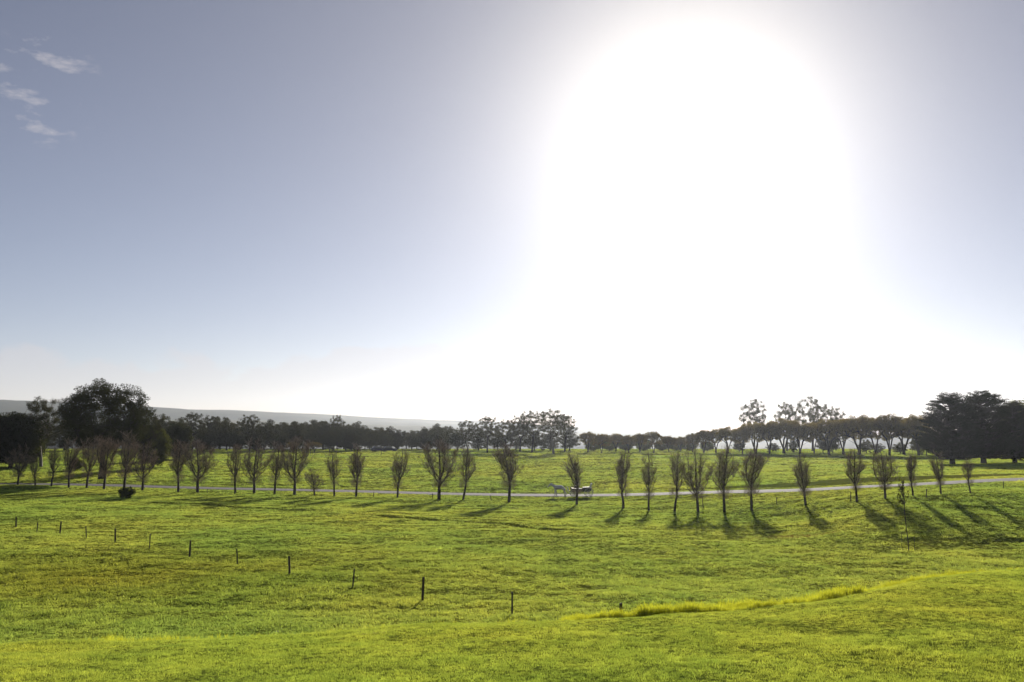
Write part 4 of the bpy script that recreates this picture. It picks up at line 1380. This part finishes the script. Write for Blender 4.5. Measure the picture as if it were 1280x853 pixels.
# young tree held by two stakes
px, py = ground_xy(1136, 689, land)
pz = float(land(px, py))
hh = float(z_at(601, py)) - pz
sap = link('young_tree', None, loc=(px, py, pz))
tag(sap, 'slender young tree with a long bare stem and stakes at its foot', 'tree')
r = np.random.default_rng(9)
st = [np.array([0.02 * math.sin(k), 0.02 * math.cos(k * 2), -0.1 + (hh - 0.2) * k / 10]) + np.array([-0.030 * k, 0, 0]) for k in range(11)]
T = [st[-1] + np.array([r.normal(0, 0.17), r.normal(0, 0.17), r.uniform(-1.3, 0.3)]) for _ in range(34)]
sg = [(st[k], st[k + 1], 0.036 - 0.002 * k, 0.034 - 0.002 * k) for k in range(10)]
for t in T:
    b = st[min(10, max(7, int((t[2] - 0.3) / ((hh - 0.2) / 10))))]
    sg.append((b, t, 0.014, 0.006))
for k in range(26):
    b = st[int(r.integers(3, 9))]
    a = r.uniform(0, 6.28)
    sg.append((b, b + np.array([0.16 * math.cos(a), 0.16 * math.sin(a), 0.22]), 0.007, 0.003))
V, Fq = tubes(sg, 6)
link('trunk', newmesh('sapling_trunk', V, Fq, M_bark_pop, smooth=True), sap)
lv = clump_leaves(r, T, [np.array([0.09, 0.09, 0.19])] * len(T), 17, 0.13, 0.045, shell=0.8)
link('crown', newmesh('sapling_crown', lv[0], lv[1], M_gum), sap)
for sx, sh in ((-0.42, 1.15), (0.44, 1.0)):
    o = link('stake', POSTS[0], sap, (sx, 0.1, 0)); o.scale = (0.28, 0.28, sh / 1.05)

# two parked cars at the edge of the wood
M_carb = mat_plain('dark_blue_paint', (0.012, 0.014, 0.05), (0.016, 0.018, 0.06), 2, 0.3, spec=0.5)
M_glass = mat_plain('car_glass', (0.10, 0.11, 0.13), (0.13, 0.14, 0.16), 2, 0.08, spec=0.8)
M_tyre = mat_plain('tyre', (0.015, 0.015, 0.015), (0.03, 0.03, 0.03), 8, 0.9)
M_rim = mat_plain('wheel_metal', (0.4, 0.4, 0.4), (0.5, 0.5, 0.5), 8, 0.3, metal=0.8)
for (u, d, ang_, lab) in [(473, 288, 0.5, 'dark blue car parked at the wood edge behind the lone field post'), (487, 292, 0.3, 'dark blue car parked at the wood edge, away from the field post')]:
    p = on_land(u, d, 564)
    e = link('parked_car', None, loc=p)
    e.rotation_euler = (0, 0, ang_)
    tag(e, lab, 'car', 'cars parked at the wood edge')
    extrude_part('body', [(-2.1, 0.35), (2.1, 0.35), (2.15, 0.75), (2.0, 0.95), (1.0, 1.02), (-1.9, 1.02), (-2.12, 0.85)], 1.75, M_carb, e, 0.06)
    cb = extrude_part('cabin', [(-1.7, 1.02), (0.95, 1.02), (0.35, 1.48), (-1.2, 1.50)], 1.55, M_carb, e, 0.06)
    for sy in (-1, 1):
        V = [(-1.45, sy * 0.79, 1.07), (0.72, sy * 0.79, 1.07), (0.26, sy * 0.79, 1.42), (-1.12, sy * 0.79, 1.43)]
        link('window', newmesh('side_window', V, [(0, 1, 2, 3)], M_glass), cb)
    link('windscreen', newmesh('windscreen', [(0.955, -0.68, 1.06), (0.955, 0.68, 1.06), (0.45, 0.62, 1.445), (0.45, -0.62, 1.445)], [(0, 1, 2, 3)], M_glass), cb)
    for sy in (-1, 1):
        for wx in (-1.3, 1.35):
            w = link('wheel', ring_mesh('tyre', 0.24, 0.09, M_tyre), e, (wx, sy * 0.80, 0.33))
            V, Fq = tubes([(np.array([0, -0.06, 0]), np.array([0, 0.06, 0]), 0.2, 0.2)], 12)
            link('rim', newmesh('rim', V, Fq, M_rim), w)

# ------------------------------------------------------------------ haze over the land
hv = []
X0, X1, Y0, Y1, Z0, Z1 = -13500, 13500, -80, 3600, -98, 112
for z in (Z0, Z1):
    hv += [(X0, Y0, z), (X1, Y0, z), (X1, Y1, z), (X0, Y1, z)]
hf = [(0, 3, 2, 1), (4, 5, 6, 7), (0, 1, 5, 4), (1, 2, 6, 5), (2, 3, 7, 6), (3, 0, 4, 7)]
mh, n, l = new_mat('haze_air')
pv = N(n, 'ShaderNodeVolumePrincipled')
pv.inputs['Color'].default_value = (0.78, 0.85, 0.97, 1)
pv.inputs['Density'].default_value = 0.00007
pv.inputs['Anisotropy'].default_value = 0.75
o = N(n, 'ShaderNodeOutputMaterial')
l.new(pv.outputs[0], o.inputs['Volume'])
hz = link('haze', newmesh('haze', hv, hf, mh))
tag(hz, 'thin pale haze hanging over the paddocks and hills', 'haze', kind='stuff')
